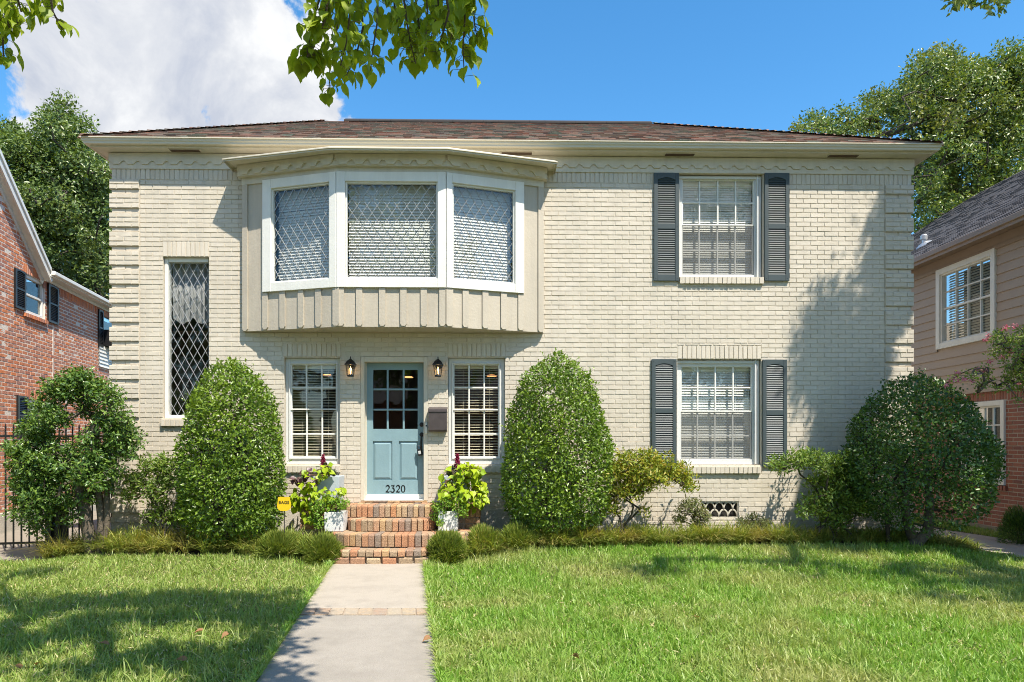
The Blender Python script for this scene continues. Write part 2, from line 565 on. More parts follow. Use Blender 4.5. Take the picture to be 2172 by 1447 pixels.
def grow(trunk, targets, jit=.12, rtip=.012, power=.5, rmax=None, mid=True):
    """branches that join each target to the nearest limb already grown -> list of (p, q, rp, rq)"""
    nodes = [np.asarray(p, float) for p in trunk]
    par = [-1] + list(range(len(trunk) - 1))
    T = np.asarray(targets, float)
    order = np.argsort(np.linalg.norm(T - nodes[-1], axis=1))
    for i in order:
        t = T[i]
        A = np.asarray(nodes)
        d = np.linalg.norm(A - t, axis=1) + np.where(A[:, 2] > t[2] + .3, .4 * (A[:, 2] - t[2]), 0)
        k = int(np.argmin(d))
        if mid and d[k] > .05:
            m = (A[k] + t) / 2 + RNG.normal(0, jit * d[k], 3)
            nodes.append(m)
            par.append(k)
            k = len(nodes) - 1
        nodes.append(t)
        par.append(k)
    w = np.ones(len(nodes))
    for i in range(len(nodes) - 1, 0, -1):
        if par[i] >= 0:
            w[par[i]] += w[i] * (1 if i >= len(trunk) else 1)
    r = rtip * w ** power
    if rmax:
        r = np.minimum(r, rmax)
    return [(nodes[par[i]], nodes[i], min(r[par[i]], r[i] * 1.6), r[i]) for i in range(1, len(nodes)) if par[i] >= 0]


def branch_mesh(segs, n=6):
    mb = MB()
    for p, q, a, b in segs:
        mb.tube([p, q], [a, b], n, cap=False)
    return mb


def px_points(blobs, Y, spread, n_per=None, dens=None):
    out = []
    for b in blobs:
        px, py, rp = b[:3]
        n = n_per if n_per else max(2, int(dens * rp * rp))
        a = RNG.random(n) * 2 * math.pi
        q = rp * np.sqrt(RNG.random(n))
        for k in range(n):
            out.append(at(px + q[k] * math.cos(a[k]), py + q[k] * math.sin(a[k]), Y + RNG.normal() * spread))
    return np.asarray(out)


def plant(name, label, cat, base, trunk, targets, lm, rad, n_per, size, aspect=.5, kind='simple', bark='bark', rtip=.012,
          power=.5, stem_name='trunk', leaf_name='crown', group=None, up=.5, droop=.2, jit=.12, flat=.8, rmax=None, extra=None, fold=.25):
    root = thing(name, base, label, cat, group)
    segs = []
    trunks = trunk if isinstance(trunk[0][0], (list, tuple, np.ndarray)) else [trunk]
    T = np.asarray(targets)
    if len(trunks) == 1:
        segs = grow(trunks[0], T, jit, rtip, power, rmax)
    else:
        tops = np.asarray([t[-1] for t in trunks])
        own = np.argmin(np.linalg.norm(T[:, None] - tops[None], axis=2), axis=1)
        for k, t in enumerate(trunks):
            if np.any(own == k):
                segs += grow(t, T[own == k], jit, rtip, power, rmax)
    branch_mesh(segs).build(stem_name, MT[bark], root, smooth=True)
    V, F = cloud_leaves(T, rad, n_per, size, aspect, kind, up, droop, T.mean(axis=0), fold, flat)
    if extra is not None:
        V, F = join([(V, F), extra])
    npmesh(leaf_name, V, F, LM[lm], root)
    return root


def lump(P, sc=1.0):
    P = P * sc
    return (np.sin(P[:, 0] * 4.1 + P[:, 2] * 2.3) + np.sin(P[:, 1] * 5.3 - P[:, 2] * 3.7 + 1.3) + np.sin(P[:, 2] * 7.1 + P[:, 0] * 6.3)
            + .7 * np.sin(P[:, 0] * 13 + P[:, 1] * 9) + .7 * np.sin(P[:, 2] * 15 - P[:, 1] * 11)) / 4.4


def dome_points(c, prof, n, depth=.16, amp=.06, ysc=1.0):
    """points near the skin of a clipped shrub: prof = [(z, r), ...]"""
    prof = np.asarray(prof, float)
    zz = np.linspace(prof[0, 0], prof[-1, 0], 200)
    rr = np.interp(zz, prof[:, 0], prof[:, 1])
    wgt = rr + .06
    z = RNG.choice(zz, n, p=wgt / wgt.sum()) + RNG.normal(0, .012, n)
    r = np.interp(z, prof[:, 0], prof[:, 1])
    th = RNG.random(n) * 2 * math.pi
    sl = np.gradient(rr, zz)
    sz = np.interp(z, zz, sl)
    O = np.stack([np.cos(th), np.sin(th), np.clip(-sz, -1, 3)], axis=1)
    O = nz(O)
    P = np.stack([r * np.cos(th), r * np.sin(th), z], axis=1)
    k = lump(P + c, 1.0) * amp - np.minimum(RNG.exponential(depth * .5, n), depth * 2.2)
    P = P + O * k[:, None]
    P[:, 1] *= ysc
    O[:, 1] /= ysc
    return P + np.asarray(c), nz(O)


def dome_shrub(name, label, cat, c, prof, n, lm, size, aspect, stems, bark='barkd', depth=.16, amp=.06, group=None, keep=None, kind='simple', ysc=1.0):
    root = thing(name, c, label, cat, group)
    P, O = dome_points(c, prof, n, depth, amp, ysc)
    if keep is not None:
        m = keep(P)
        P, O = P[m], O[m]
    n = len(P)
    Nn = O * 1.0 + unit_rand(n) * .75 + UP * .25
    D = unit_rand(n) + O * .45 + UP * .15
    L = size * RNG.uniform(.6, 1.35, n)
    V, F = leaf_arrays(P, D, Nn, L, L * aspect, kind, .22)
    ns = 120
    SP, SO = dome_points(c, prof, ns, .01, amp, ysc)
    sh = []
    for k in range(ns):
        d_ = nz(SO[k] + UP * .8 + RNG.normal(0, .3, 3))
        l_ = RNG.uniform(.04, .13)
        sh.append(SP[k] + d_[None] * (np.linspace(.1, 1, 7) * l_)[:, None])
    SP = np.concatenate(sh)
    V, F = join([(V, F), leaf_arrays(SP, unit_rand(len(SP)) + UP * .4, unit_rand(len(SP)) + UP, size * .8, size * .8 * aspect, kind, .22)])
    npmesh('foliage', V, F, LM[lm], root)
    segs = []
    pick = P[RNG.choice(n, 70, replace=False)]
    ctr = np.asarray(c) + UP * (prof[-1][0] * .5)
    pick = ctr + (pick - ctr) * .82
    tops = np.asarray([s[-1] for s in stems])
    own = np.argmin(np.linalg.norm(pick[:, None] - tops[None], axis=2), axis=1)
    for k, s in enumerate(stems):
        if np.any(own == k):
            segs += grow(s, pick[own == k], .1, .0045, .5)
    branch_mesh(segs).build('stem', MT[bark], root, smooth=True)
    return root


# ------------------------------------------------------------------ ground
def sm(x, a, b):
    t = np.clip((x - a) / (b - a), 0, 1)
    return t * t * (3 - 2 * t)


def gh(x, y):
    x, y = np.asarray(x, float), np.asarray(y, float)
    w = np.where(x > -1.6, sm(x, -.9, .6) * (1 - sm(x, 5.6, 7.0)), .45 * (1 - sm(-x, 5.4, 6.2)))
    w = w * sm(np.abs(x + 1.55), .75, 1.3)
    return .19 * sm(y, 7.2, 9.9) * w


F0 = 10.3                                   # the street front of the house
FA = Frame((0, F0, 0), (1, 0, 0), (0, 0, 1), (0, -1, 0))
XL, XR = FA.px(237, 700)[0], FA.px(1933, 700)[0]

mb = MB()
mb.quad((-300, -300, -.06), (300, -300, -.06), (300, 400, -.06), (-300, 400, -.06))
tag(mb.build('ground', MT['far']), kind='structure')

xs, ys = np.linspace(-11, 11, 111), np.concatenate([np.linspace(-3, 7, 21), np.linspace(7.15, 10.6, 24)])
mb = MB()
gx, gy = np.meshgrid(xs, ys)
gz = gh(gx, gy) - .012
P = np.stack([gx, gy, gz], axis=2).reshape(-1, 3)
nx = len(xs)
mb.add(P, [(j * nx + i, j * nx + i + 1, (j + 1) * nx + i + 1, (j + 1) * nx + i) for j in range(len(ys) - 1) for i in range(nx - 1)])
tag(mb.build('lawn', MT['soil'], smooth=True), kind='structure')

# front walk: slab, brick joint, slab
WL0, WL1 = gp(705, 1197), gp(545, 1447)
WR0, WR1 = gp(900, 1197), gp(930, 1447)
dl, dr = WL1 - WL0, WR1 - WR0


def walk_pt(t, side):                       # t = 0 at the steps, 1 at the frame's bottom edge
    a, d = (WL0, dl) if side == 0 else (WR0, dr)
    return a + d * t


def walk_slab(t0, t1, name, mt='concrete'):
    m = MB()
    A, B, C_, D_ = walk_pt(t0, 0), walk_pt(t0, 1), walk_pt(t1, 1), walk_pt(t1, 0)
    top = [p + UP * .012 for p in (A, D_, C_, B)]
    bot = [p - UP * .1 for p in (A, D_, C_, B)]
    m.add(top + bot, [(0, 1, 2, 3), (4, 0, 3, 7), (5, 1, 0, 4), (6, 2, 1, 5), (7, 3, 2, 6)])
    return tag(m.build(name, MT[mt], bevel=.008), kind='structure')


def tw(y):
    return (y - WL0[1]) / dl[1]


tj0, tj1 = tw(gp(770, 1292)[1]), tw(gp(770, 1306)[1])
walk_slab(-.02, tj0 - .004, 'front_walk')
walk_slab(tj1 + .004, 2.6, 'front_walk', 'concreteb')
mb = MB()
nb = 9
for k in range(nb):
    a, b = k / nb + .006, (k + 1) / nb - .006
    q = []
    for t, f in ((tj0, a), (tj1, a), (tj1, b), (tj0, b)):
        q.append(walk_pt(t, 0) * (1 - f) + walk_pt(t, 1) * f + UP * (.013 + RNG.normal(0, .002)))
    mb.add(q + [p - UP * .06 for p in q], [(0, 1, 2, 3), (4, 0, 3, 7), (5, 1, 0, 4), (6, 2, 1, 5), (7, 3, 2, 6)])
tag(mb.build('walk_brick_strip', MT['bandbrick']), kind='structure')
mb = MB()
q = [walk_pt(tj0, 0), walk_pt(tj1, 0), walk_pt(tj1, 1), walk_pt(tj0, 1)]
mb.quad(*[p + UP * .004 for p in q])
tag(mb.build('walk_joint', MT['stepmortar']), kind='structure')

# driveway on the left, side path on the right
GR = Frame((0, 0, 0), (1, 0, 0), (0, 1, 0), (0, 0, 1))
mb = MB()
mb.box(GR, -13, -6.05, 9.42, 26, -.1, .012)
tag(mb.build('driveway', MT['concrete2']), kind='structure')
mb = MB()
mb.poly(GR, [(7.2, 9.9), (7.28, 9.0), (7.3, -4), (8.35, -4), (8.45, 11), (8.1, 12.6), (7.9, 20), (6.9, 20), (6.95, 12.6)], -.1, .012)
tag(mb.build('side_path', MT['concrete']), kind='structure')
mb = MB()
mb.quad((8.3, 9, -.004), (9.0, 9, -.004), (9.0, 22, -.004), (8.3, 22, -.004))
tag(mb.build('side_lawn', MT['soil']), kind='structure')

# lawn edge in front of the planted bed
EX = np.array([-9, -6.3, -5.2, -4, -3.2, -2.3, -.95, -.5, 0, .6, 1.3, 2.2, 3.4, 4.6, 5.6, 6.4, 7.2, 9])
EY = np.array([9.40, 9.40, 9.32, 9.28, 9.2, 9.05, 9.05, 9.08, 9.12, 9.2, 9.28, 9.36, 9.4, 9.42, 9.45, 9.55, 9.75, 9.75])


def edge(x):
    return np.interp(x, EX, EY)


xs = np.linspace(-6.0, 6.9, 90)
mb = MB()
for k in range(len(xs) - 1):
    a, b = xs[k], xs[k + 1]
    if -2.45 < a < -.6:
        continue
    for y0, y1 in ((0, .35), (.35, .7), (.7, 1)):
        q = []
        for x, t in ((a, y0), (b, y0), (b, y1), (a, y1)):
            y = edge(x) * (1 - t) + 10.45 * t
            q.append((x, y, float(gh(x, y)) + .004))
        mb.quad(*q)
tag(mb.build('planting_bed', MT['mulch'], smooth=True), kind='structure')


# ------------------------------------------------------------------ brickwork tools
def wall_cells(mb, fr, a0, a1, b0, b1, holes, d=0.0, reveal=.12):
    xs = sorted({a0, a1, *[min(max(h[k], a0), a1) for h in holes for k in (0, 1)]})
    zs = sorted({b0, b1, *[min(max(h[k], b0), b1) for h in holes for k in (2, 3)]})
    for i in range(len(xs) - 1):
        for j in range(len(zs) - 1):
            cx, cz = (xs[i] + xs[i + 1]) / 2, (zs[j] + zs[j + 1]) / 2
            if any(h[0] < cx < h[1] and h[2] < cz < h[3] for h in holes):
                continue
            mb.quad(fr.pt(xs[i], zs[j], d), fr.pt(xs[i + 1], zs[j], d), fr.pt(xs[i + 1], zs[j + 1], d), fr.pt(xs[i], zs[j + 1], d))
    for h in holes:
        x0, x1, z0, z1 = h[:4]
        r = h[4] if len(h) > 4 else reveal
        for p, q in (((x0, z0), (x0, z1)), ((x0, z1), (x1, z1)), ((x1, z1), (x1, z0)), ((x1, z0), (x0, z0))):
            mb.quad(fr.pt(*p, d), fr.pt(*q, d), fr.pt(*q, d - r), fr.pt(*p, d - r))


def brick_field(mb, fr, a0, a1, b0, b1, holes=(), course=.0705, blen=.213, joint=.0085, pr=.0065, limit=None, jit=.0015, c=.004):
    nrow = int(round((b1 - b0) / course))
    ch = (b1 - b0) / max(1, nrow)
    for r in range(nrow):
        z0, z1 = b0 + r * ch + joint / 2, b0 + (r + 1) * ch - joint / 2
        x = a0 - (blen * .5 if r % 2 else 0) - blen * .13
        while x < a1:
            s0, s1 = max(x + joint / 2, a0), min(x + blen - joint / 2, a1)
            x += blen
            if s1 - s0 < .02:
                continue
            pieces = [(s0, s1, z0, z1)]
            for h in holes:
                nxt = []
                for p in pieces:
                    if p[1] <= h[0] or p[0] >= h[1] or p[3] <= h[2] or p[2] >= h[3]:
                        nxt.append(p)
                        continue
                    if p[0] < h[0] - .015: nxt.append((p[0], h[0], p[2], p[3]))
                    if p[1] > h[1] + .015: nxt.append((h[1], p[1], p[2], p[3]))
                    lo, hi = max(p[0], h[0]), min(p[1], h[1])
                    if p[2] < h[2] - .02: nxt.append((lo, hi, p[2], h[2] - .004))
                    if p[3] > h[3] + .02: nxt.append((lo, hi, h[3] + .004, p[3]))
                pieces = nxt
            for p in pieces:
                if limit and not limit((p[0] + p[1]) / 2, (p[2] + p[3]) / 2):
                    continue
                mb.brick(fr, *p, pr, c, jit)


def soldier(mb, fr, a0, a1, b0, b1, bw=.0705, joint=.009, pr=.009, back=-.004, jit=.0015):
    n = max(1, int(round((a1 - a0) / bw)))
    w = (a1 - a0) / n
    for k in range(n):
        mb.brick(fr, a0 + k * w + joint / 2, a0 + (k + 1) * w - joint / 2, b0 + joint / 2, b1 - joint / 2, pr, .004, jit, back)


# ================================================================== THE HOUSE
house = thing('painted_brick_house', ((XL + XR) / 2, F0, 0),
              'two storey house of cream painted brick with angled bay window over blue front door', 'house')
DR = FA.rect
ZB = 5.528                                   # top of the running bond
Z_FR = 5.689
H_tall = DR(345.5, 545, 443.5, 888)
H_wl = DR(603, 758.5, 721, 985)
H_wr = DR(950, 758.5, 1071, 985)
H_door = DR(765, 756, 908, 1062)
H_ur = (*DR(1441, 368, 1619, 588)[:3], Z_FR)
H_lr = DR(1436.5, 762, 1614.5, 986)
H_cv1 = DR(1486, 1064, 1567, 1099)
H_cv2 = DR(366, 1065, 437, 1095)
bayl, bayr = FA.px(517, 600)[0], FA.px(1149, 600)[0]
H_bay = (bayl + .03, bayr - .03, FA.px(800, 690)[1] + .12, Z_FR - .06)
holes = [H_tall, H_wl, H_wr, H_door, H_ur, H_lr, (*H_cv1, .08), (*H_cv2, .08), H_bay]

mort = MB()
wall_cells(mort, FA, XL, XR, -.1, Z_FR + .2, holes, 0.0, .16)
wall_o = mort.build('front_wall', MT['mortar'], house)

qL, qR = FA.px(297, 700)[0], FA.px(1876, 700)[0]
L_tall = DR(345.5, 512, 443.5, 545)
L_wl = DR(600, 729, 724, 757.5)
L_wr = DR(950, 729, 1072, 757.5)
L_lr = DR(1437, 733, 1614.5, 762)
S_tall = DR(343, 889, 446, 905)
S_wl = DR(601, 987, 722, 1003)
S_wr = DR(950, 988, 1072, 1003)
S_ur = DR(1441, 588, 1618, 604)
S_lr = DR(1436.5, 989, 1612.5, 1005)
skip = holes + [L_tall, L_wl, L_wr, L_lr]
bk = MB()
zf0 = .42
brick_field(bk, FA, qL + .005, qR - .005, zf0, ZB, skip, jit=.0011, c=.0025)
for L in (L_tall, L_wl, L_wr, L_lr):
    soldier(bk, FA, *L, pr=.010)
soldier(bk, FA, XL, H_bay[0] - .05, ZB, Z_FR + .02, pr=.008)
soldier(bk, FA, H_bay[1] + .05, H_ur[0] - .01, ZB, Z_FR + .02, pr=.008)
soldier(bk, FA, H_ur[1] + .01, XR, ZB, Z_FR + .02, pr=.008)
bk.build('brickwork', MT['brick'], wall_o)
for nm, S in (('sill', S_tall), ('sill', S_wl), ('sill', S_wr), ('sill', S_ur), ('sill', S_lr)):
    m = MB()
    soldier(m, FA, *S, pr=.05, back=-.1, jit=.002)
    m.box(FA, S[0], S[1], S[2] + .012, S[3] - .006, -.1, .042)
    m.build(nm, MT['brick'], house)
# quoins: blocks of three proud courses with one course recessed between
ch = (ZB - zf0) / round((ZB - zf0) / .0705)
nrow = int(round((ZB - zf0) / ch))
for a0, a1, sgn in ((XL, qL, -1), (qR, XR, 1)):
    m = MB()
    for r in range(nrow):
        z0, z1 = zf0 + r * ch, zf0 + (r + 1) * ch
        proud = ((nrow - r) % 4) != 3
        d = .034 if proud else .008
        e = .026 if proud else 0.0
        b0, b1 = (a0 - e, a1) if sgn < 0 else (a0, a1 + e)
        if proud:
            m.box(FA, b0 + .004, b1 - .004, z0, z1, -.25, d - .009)
        w = b1 - b0
        cuts = [0, .5, 1] if r % 2 else [0, .25, .75, 1]
        for k in range(len(cuts) - 1):
            m.brick(FA, b0 + w * cuts[k] + .004, b0 + w * cuts[k + 1] - .004, z0 + .005, z1 - .005, d, .004, .0018, d - .02)
    m.build('quoin', MT['brick'], house)
# foundation render
fA, fB = FA.px(560, 1090)[0], FA.px(1300, 1090)[0]
for x0_, x1_, zt_, dd_ in ((XL, fA, .415, .014), (fA, FA.px(636, 1090)[0], .60, .018), (FA.px(1018, 1090)[0], fB, .60, .018), (fB, H_cv1[0] - .3, .30, .012)):
    m = MB()
    m.box(FA, x0_, x1_, -.1, zt_, -.1, dd_)
    m.build('foundation', MT['stucco'], house)
brk = MB()
brick_field(brk, FA, H_cv1[0] - .3, qR, .14, zf0, [H_cv1], pr=.008)
brick_field(brk, FA, fB, H_cv1[0] - .3, .31, zf0, [], pr=.008)
brk.build('brickwork', MT['brick'], wall_o)

# crawl space vents: fish scale screens
for H in (H_cv1, H_cv2):
    m = MB()
    x0, x1, z0, z1 = H
    w, h = x1 - x0, z1 - z0
    for b in ((x0, x1, z0, z0 + .015), (x0, x1, z1 - .015, z1), (x0, x0 + .015, z0, z1), (x1 - .015, x1, z0, z1)):
        m.box(FA, *b, -.05, -.005)
    nC = 4
    for row in range(2):
        cw = (w - .03) / nC
        for k in range(-1, nC + 1):
            cx = x0 + .015 + cw * (k + .5 + (.5 if row else 0))
            cz = z0 + .015 + row * (h - .03) / 2
            hh = (h - .03) / 2
            for sg in (-1, 1):
                pts = [FA.pt(cx + sg * cw * .5 * math.cos(t), cz + hh * 1.0 * math.sin(t), -.03) for t in np.linspace(0, math.pi / 2, 7)]
                pts = [p for p in pts if x0 <= p[0] <= x1]
                if len(pts) > 1:
                    m.tube(pts, .013, 5)
    vo = m.build('crawl_vent', MT['trim'], house)
    m = MB()
    m.box(FA, x0, x1, z0, z1, -.08, -.075)
    m.build('vent_backing', MT['dark'], vo)

# shell: other walls, floors, ceilings
m = MB()
YB = 17.2
m.quad((XL, F0, -.1), (XL, YB, -.1), (XL, YB, 5.9), (XL, F0, 5.9))
m.quad((XR, F0, -.1), (XR, YB, -.1), (XR, YB, 5.9), (XR, F0, 5.9))
m.quad((XL, YB, -.1), (XR, YB, -.1), (XR, YB, 5.9), (XL, YB, 5.9))
m.build('rear_walls', MT['mortar'], house)
m = MB()
for z in (.72, 3.18, 3.3, 5.86):
    m.quad((XL + .01, F0 + .16, z), (XR - .01, F0 + .16, z), (XR - .01, YB - .05, z), (XL + .01, YB - .05, z))
m.quad((XL + .01, F0 + 4.2, .72), (XR - .01, F0 + 4.2, .72), (XR - .01, F0 + 4.2, 5.86), (XL + .01, F0 + 4.2, 5.86))
for x in (-3.6, .35, 2.2):
    m.quad((x, F0 + .17, .72), (x, YB - .1, .72), (x, YB - .1, 5.86), (x, F0 + .17, 5.86))
m.build('interior', MT['inner'], house)
for px, py in ((694, 797), (866, 801), (1043, 798)):
    m = MB()
    p = at(px, py, F0 + 1.9)
    m.lathe(p, [(.0, .025), (.06, .02), (.09, 0), (.0, -.006)], 14)
    m.build('ceiling_lamp', MT['lampglow'], house)

# eaves: frieze, soffit, gutter
xl, xr = XL, XR


def eave_path(o, z):
    return [(xl - o, YB + o, z), (xl - o, F0 - o, z), (xr + o, F0 - o, z), (xr + o, YB + o, z)]


def esweep(prof, name, mt, par, bevel=0):
    m = MB()
    m.sweep([eave_path(o, z) for o, z in prof])
    return m.build(name, MT[mt], par, bevel=bevel)


esweep([(.0, Z_FR), (.024, Z_FR), (.024, 5.905)], 'frieze', 'trim', house)
sof = esweep([(.0, 5.922), (.19, 5.934), (.19, 5.93), (.205, 5.93), (.205, 6.0)], 'soffit', 'trim', house)
esweep([(.205, 5.958), (.258, 5.955), (.266, 5.962), (.268, 5.985), (.282, 6.0), (.286, 6.028), (.302, 6.032), (.302, 6.044),
        (.282, 6.048), (.278, 6.0), (.22, 5.97)], 'gutter', 'gutter', house)


def scallop_pts(s0, s1, zt, zlo, zhi, pitch, phase=0.0):
    """upper board outline: flat top, lower edge with trapezoid notches"""
    n = max(1, int(round((s1 - s0) / pitch)))
    p = (s1 - s0) / n
    low = []
    for k in range(n):
        a = s0 + k * p
        low += [(a, zhi), (a + p * .10, zhi), (a + p * .30, zlo), (a + p * .72, zlo), (a + p * .92, zhi)]
    low.append((s1, zhi))
    return low + [(s1, zt), (s0, zt)]


m = MB()
sL, sR = xl - .024, xr + .024
lo = scallop_pts(sL, sR, 5.915, 5.752, 5.797, .212)
# split in pieces so every face stays simple
n5 = (len(lo) - 3) // 5
for k in range(n5):
    seg = lo[k * 5:k * 5 + 6]
    m.poly(FA, seg + [(seg[-1][0], 5.915), (seg[0][0], 5.915)], .022, .042)
m.build('scalloped_trim', MT['trim'], house)
# soffit vents
for a in ((362, 320, 424, 330), (1064, 326, 1128, 335), (1411, 330, 1472, 338), (1757, 331, 1819, 338)):
    c = (a[0] + a[2]) / 2
    x0 = at(a[0], 325, F0 - .11)[0]
    x1 = at(a[2], 325, F0 - .11)[0]
    m = MB()
    m.box(GR, x0 - .02, x1 + .02, F0 - .165, F0 - .06, 5.9225, 5.930)
    v = m.build('soffit_vent', MT['trim'], sof)
    m = MB()
    m.box(GR, x0, x1, F0 - .155, F0 - .07, 5.919, 5.924)
    m.build('vent_mesh', MT['vent'], sof)

# roof
RX0, RX1, RY, RZ = -3.37, 3.02, 13.3, None
RZ = CAMZ + (HOR - 261) / FPX * RY / 1.0
E0, E1, EYY, EZ = xl - .29, xr + .29, F0 - .29, 6.045
m = MB()
A, B, C_, D_ = (E0, EYY, EZ - .01), (E1, EYY, EZ - .01), (RX1, RY, RZ), (RX0, RY, RZ)
E_, F_ = (E1, YB + .29, EZ - .01), (E0, YB + .29, EZ - .01)
m.add([A, B, C_, D_, E_, F_], [(0, 1, 2, 3), (1, 4, 2), (4, 5, 3, 2), (5, 0, 3)])
roof = m.build('roof', MT['shingle'], house)
slope = np.array([0, RY - EYY, RZ - EZ])
SL = np.linalg.norm(slope)
sv = slope / SL
RF = Frame((0, EYY, EZ), (1, 0, 0), sv, np.cross([1, 0, 0], sv))
m = MB()
ncr = int(SL / .135)
for r in range(ncr + 1):
    t0, t1 = r * .135, min(r * .135 + .15, SL)
    f = (t0 + .07) / SL
    a0, a1 = E0 + (RX0 - E0) * f - .02, E1 + (RX1 - E1) * f + .02
    x = a0 - RNG.random() * .15
    while x < a1:
        w = RNG.choice([.11, .15, .19, .23])
        s0, s1 = max(x, a0), min(x + w - .004, a1)
        if s1 > s0 + .01:
            th = RNG.choice([.011, .016])
            P = [RF.pt(s0, t0, 0), RF.pt(s1, t0, 0), RF.pt(s1, t0, th), RF.pt(s0, t0, th), RF.pt(s1, t1, .002), RF.pt(s0, t1, .002)]
            m.add(P, [(0, 1, 2, 3), (3, 2, 4, 5), (0, 3, 5), (1, 4, 2)])
        x += w
m.build('roof_shingles', MT['shingle'], roof)
m = MB()
x = at(733, 260, RY)[0]
xe = at(1365, 262, RY)[0]
while x < xe:
    m.add([(x, RY - .15, RZ - .03), (x + .3, RY - .15, RZ - .03), (x + .3, RY, RZ + .06), (x, RY, RZ + .06), (x + .3, RY + .15, RZ - .03), (x, RY + .15, RZ - .03),
           (x, RY - .15, RZ - .06), (x + .3, RY - .15, RZ - .06)],
          [(0, 1, 2, 3), (3, 2, 4, 5), (6, 7, 1, 0), (0, 3, 5, 6), (1, 7, 4, 2)])
    x += .297
m.build('ridge_cap', MT['ridge'], roof)
for A_, B_ in (((E0, EYY, EZ), (RX0, RY, RZ)), ((E1, EYY, EZ), (RX1, RY, RZ))):
    m = MB()
    A_, B_ = np.array(A_), np.array(B_)
    L_ = np.linalg.norm(B_ - A_)
    u = (B_ - A_) / L_
    sd = nz(np.cross(u, UP))
    k = 0.0
    while k < L_:
        p, q = A_ + u * k, A_ + u * min(k + .2, L_)
        m.add([p - sd * .12 + UP * .005, p + UP * .045, p + sd * .12 + UP * .005, q - sd * .12 - UP * .02, q + UP * .02, q + sd * .12 - UP * .02],
              [(0, 1, 4, 3), (1, 2, 5, 4), (0, 2, 1)])
        k += .145
    m.build('hip_cap', MT['shingle'], roof)


# ------------------------------------------------------------------ windows
def frame_ring(m, fr, x0, x1, z0, z1, w, d0, d1, c=0.0, wb=None):
    wb = wb or w
    m.box(fr, x0, x0 + w, z0, z1, d0, d1, c)
    m.box(fr, x1 - w, x1, z0, z1, d0, d1, c)
    m.box(fr, x0 + w, x1 - w, z1 - w, z1, d0, d1 - .002, c)
    m.box(fr, x0 + w, x1 - w, z0, z0 + wb, d0, d1 - .002, c)


def slats(m, fr, x0, x1, z0, z1, pitch, wid, tilt, d, th=.003):
    """blind slats turned by tilt (0 = lying flat, 90 = closed)"""
    n = int((z1 - z0) / pitch)
    ct, st = math.cos(R(tilt)), math.sin(R(tilt))
    for k in range(n):
        z = z1 - (k + .5) * pitch
        tl = RNG.normal(0, .002)
        P = []
        for e in (-.5, .5):                    # back edge high, front edge low
            for q in (-1, 1):
                P.append((d + e * wid * ct, z - e * wid * st + q * th / 2 + tl))
        V = [fr.pt(x0, b, a) for a, b in P] + [fr.pt(x1, b, a) for a, b in P]
        m.add(V, [(0, 1, 3, 2), (4, 6, 7, 5), (0, 4, 5, 1), (2, 3, 7, 6), (1, 5, 7, 3), (0, 2, 6, 4)])
    return m


def sash_window(par, fr, hole, glass, cols, mid, muntins_v, muntins_h, fw, blind, mt='alu', recess=.07, screen=True, storm=0.0):
    """double hung window: hole and glass are rectangles on the wall"""
    hx0, hx1, hz0, hz1 = hole
    gx0, gx1, gz0, gz1 = glass
    m = MB()
    d1, d0 = -recess, -recess - .06
    m.box(fr, hx0 + .004, gx0 - fw * .4, hz0 + .002, hz1 - .004, d0, d1 + .0, .003)
    m.box(fr, gx1 + fw * .4, hx1 - .004, hz0 + .002, hz1 - .004, d0, d1, .003)
    m.box(fr, gx0 - fw * .4, gx1 + fw * .4, gz1 + fw * .4, hz1 - .004, d0, d1 - .003, .003)
    m.box(fr, gx0 - fw * .4, gx1 + fw * .4, hz0 + .002, gz0 - fw * .4, d0, d1 - .003, .003)
    if storm:                                 # raised storm-window track
        frame_ring(m, fr, gx0 - fw * .9, gx1 + fw * .9, gz0 - fw * .9, gz1 + fw * .9, fw * .45, d1 - .001, d1 + .018, .003)
    w = m.build('window', MT[mt], par)
    s = MB()
    frame_ring(s, fr, gx0 - fw * .4, gx1 + fw * .4, mid, gz1 + fw * .4, fw * .5, d0 - .01, d1 - .012, .002)
    frame_ring(s, fr, gx0 - fw * .4, gx1 + fw * .4, gz0 - fw * .4, mid + .02, fw * .55, d0 - .02, d1 - .03, .002)
    mw = .011
    for x in muntins_v:
        s.box(fr, x - mw, x + mw, mid + .02, gz1, d1 - .048, d1 - .022, .003)
        s.box(fr, x - mw, x + mw, gz0, mid, d1 - .066, d1 - .04, .003)
    for z in muntins_h:
        dd = 0 if z > mid else -.018
        s.box(fr, gx0, gx1, z - mw, z + mw, d1 - .050 + dd, d1 - .024 + dd, .003)
    s.build('sash', MT['white'], w)
    g = MB()
    g.box(fr, gx0, gx1, mid, gz1, d1 - .042, d1 - .040)
    g.box(fr, gx0, gx1, gz0, mid, d1 - .060, d1 - .058)
    g.build('pane', MT['glass'], w)
    if screen:
        g = MB()
        g.quad(fr.pt(gx0 - .01, gz0 - .01, d1 - .014), fr.pt(gx1 + .01, gz0 - .01, d1 - .014), fr.pt(gx1 + .01, mid, d1 - .014), fr.pt(gx0 - .01, mid, d1 - .014))
        g.build('insect_screen', MT['screen'], w)
    pitch, wid, tilt, bm = blind
    b = MB()
    slats(b, fr, gx0 - .01, gx1 + .01, gz0, gz1, pitch, wid, tilt, d1 - .13)
    b.box(fr, gx0 - .01, gx1 + .01, gz1 - .05, gz1 + .03, d1 - .16, d1 - .10)
    for k in (.2, .8):
        xx = gx0 + (gx1 - gx0) * k
        b.box(fr, xx - .0015, xx + .0015, gz0, gz1, d1 - .102, d1 - .100)
    b.build('blind', MT[bm], w)
    return w


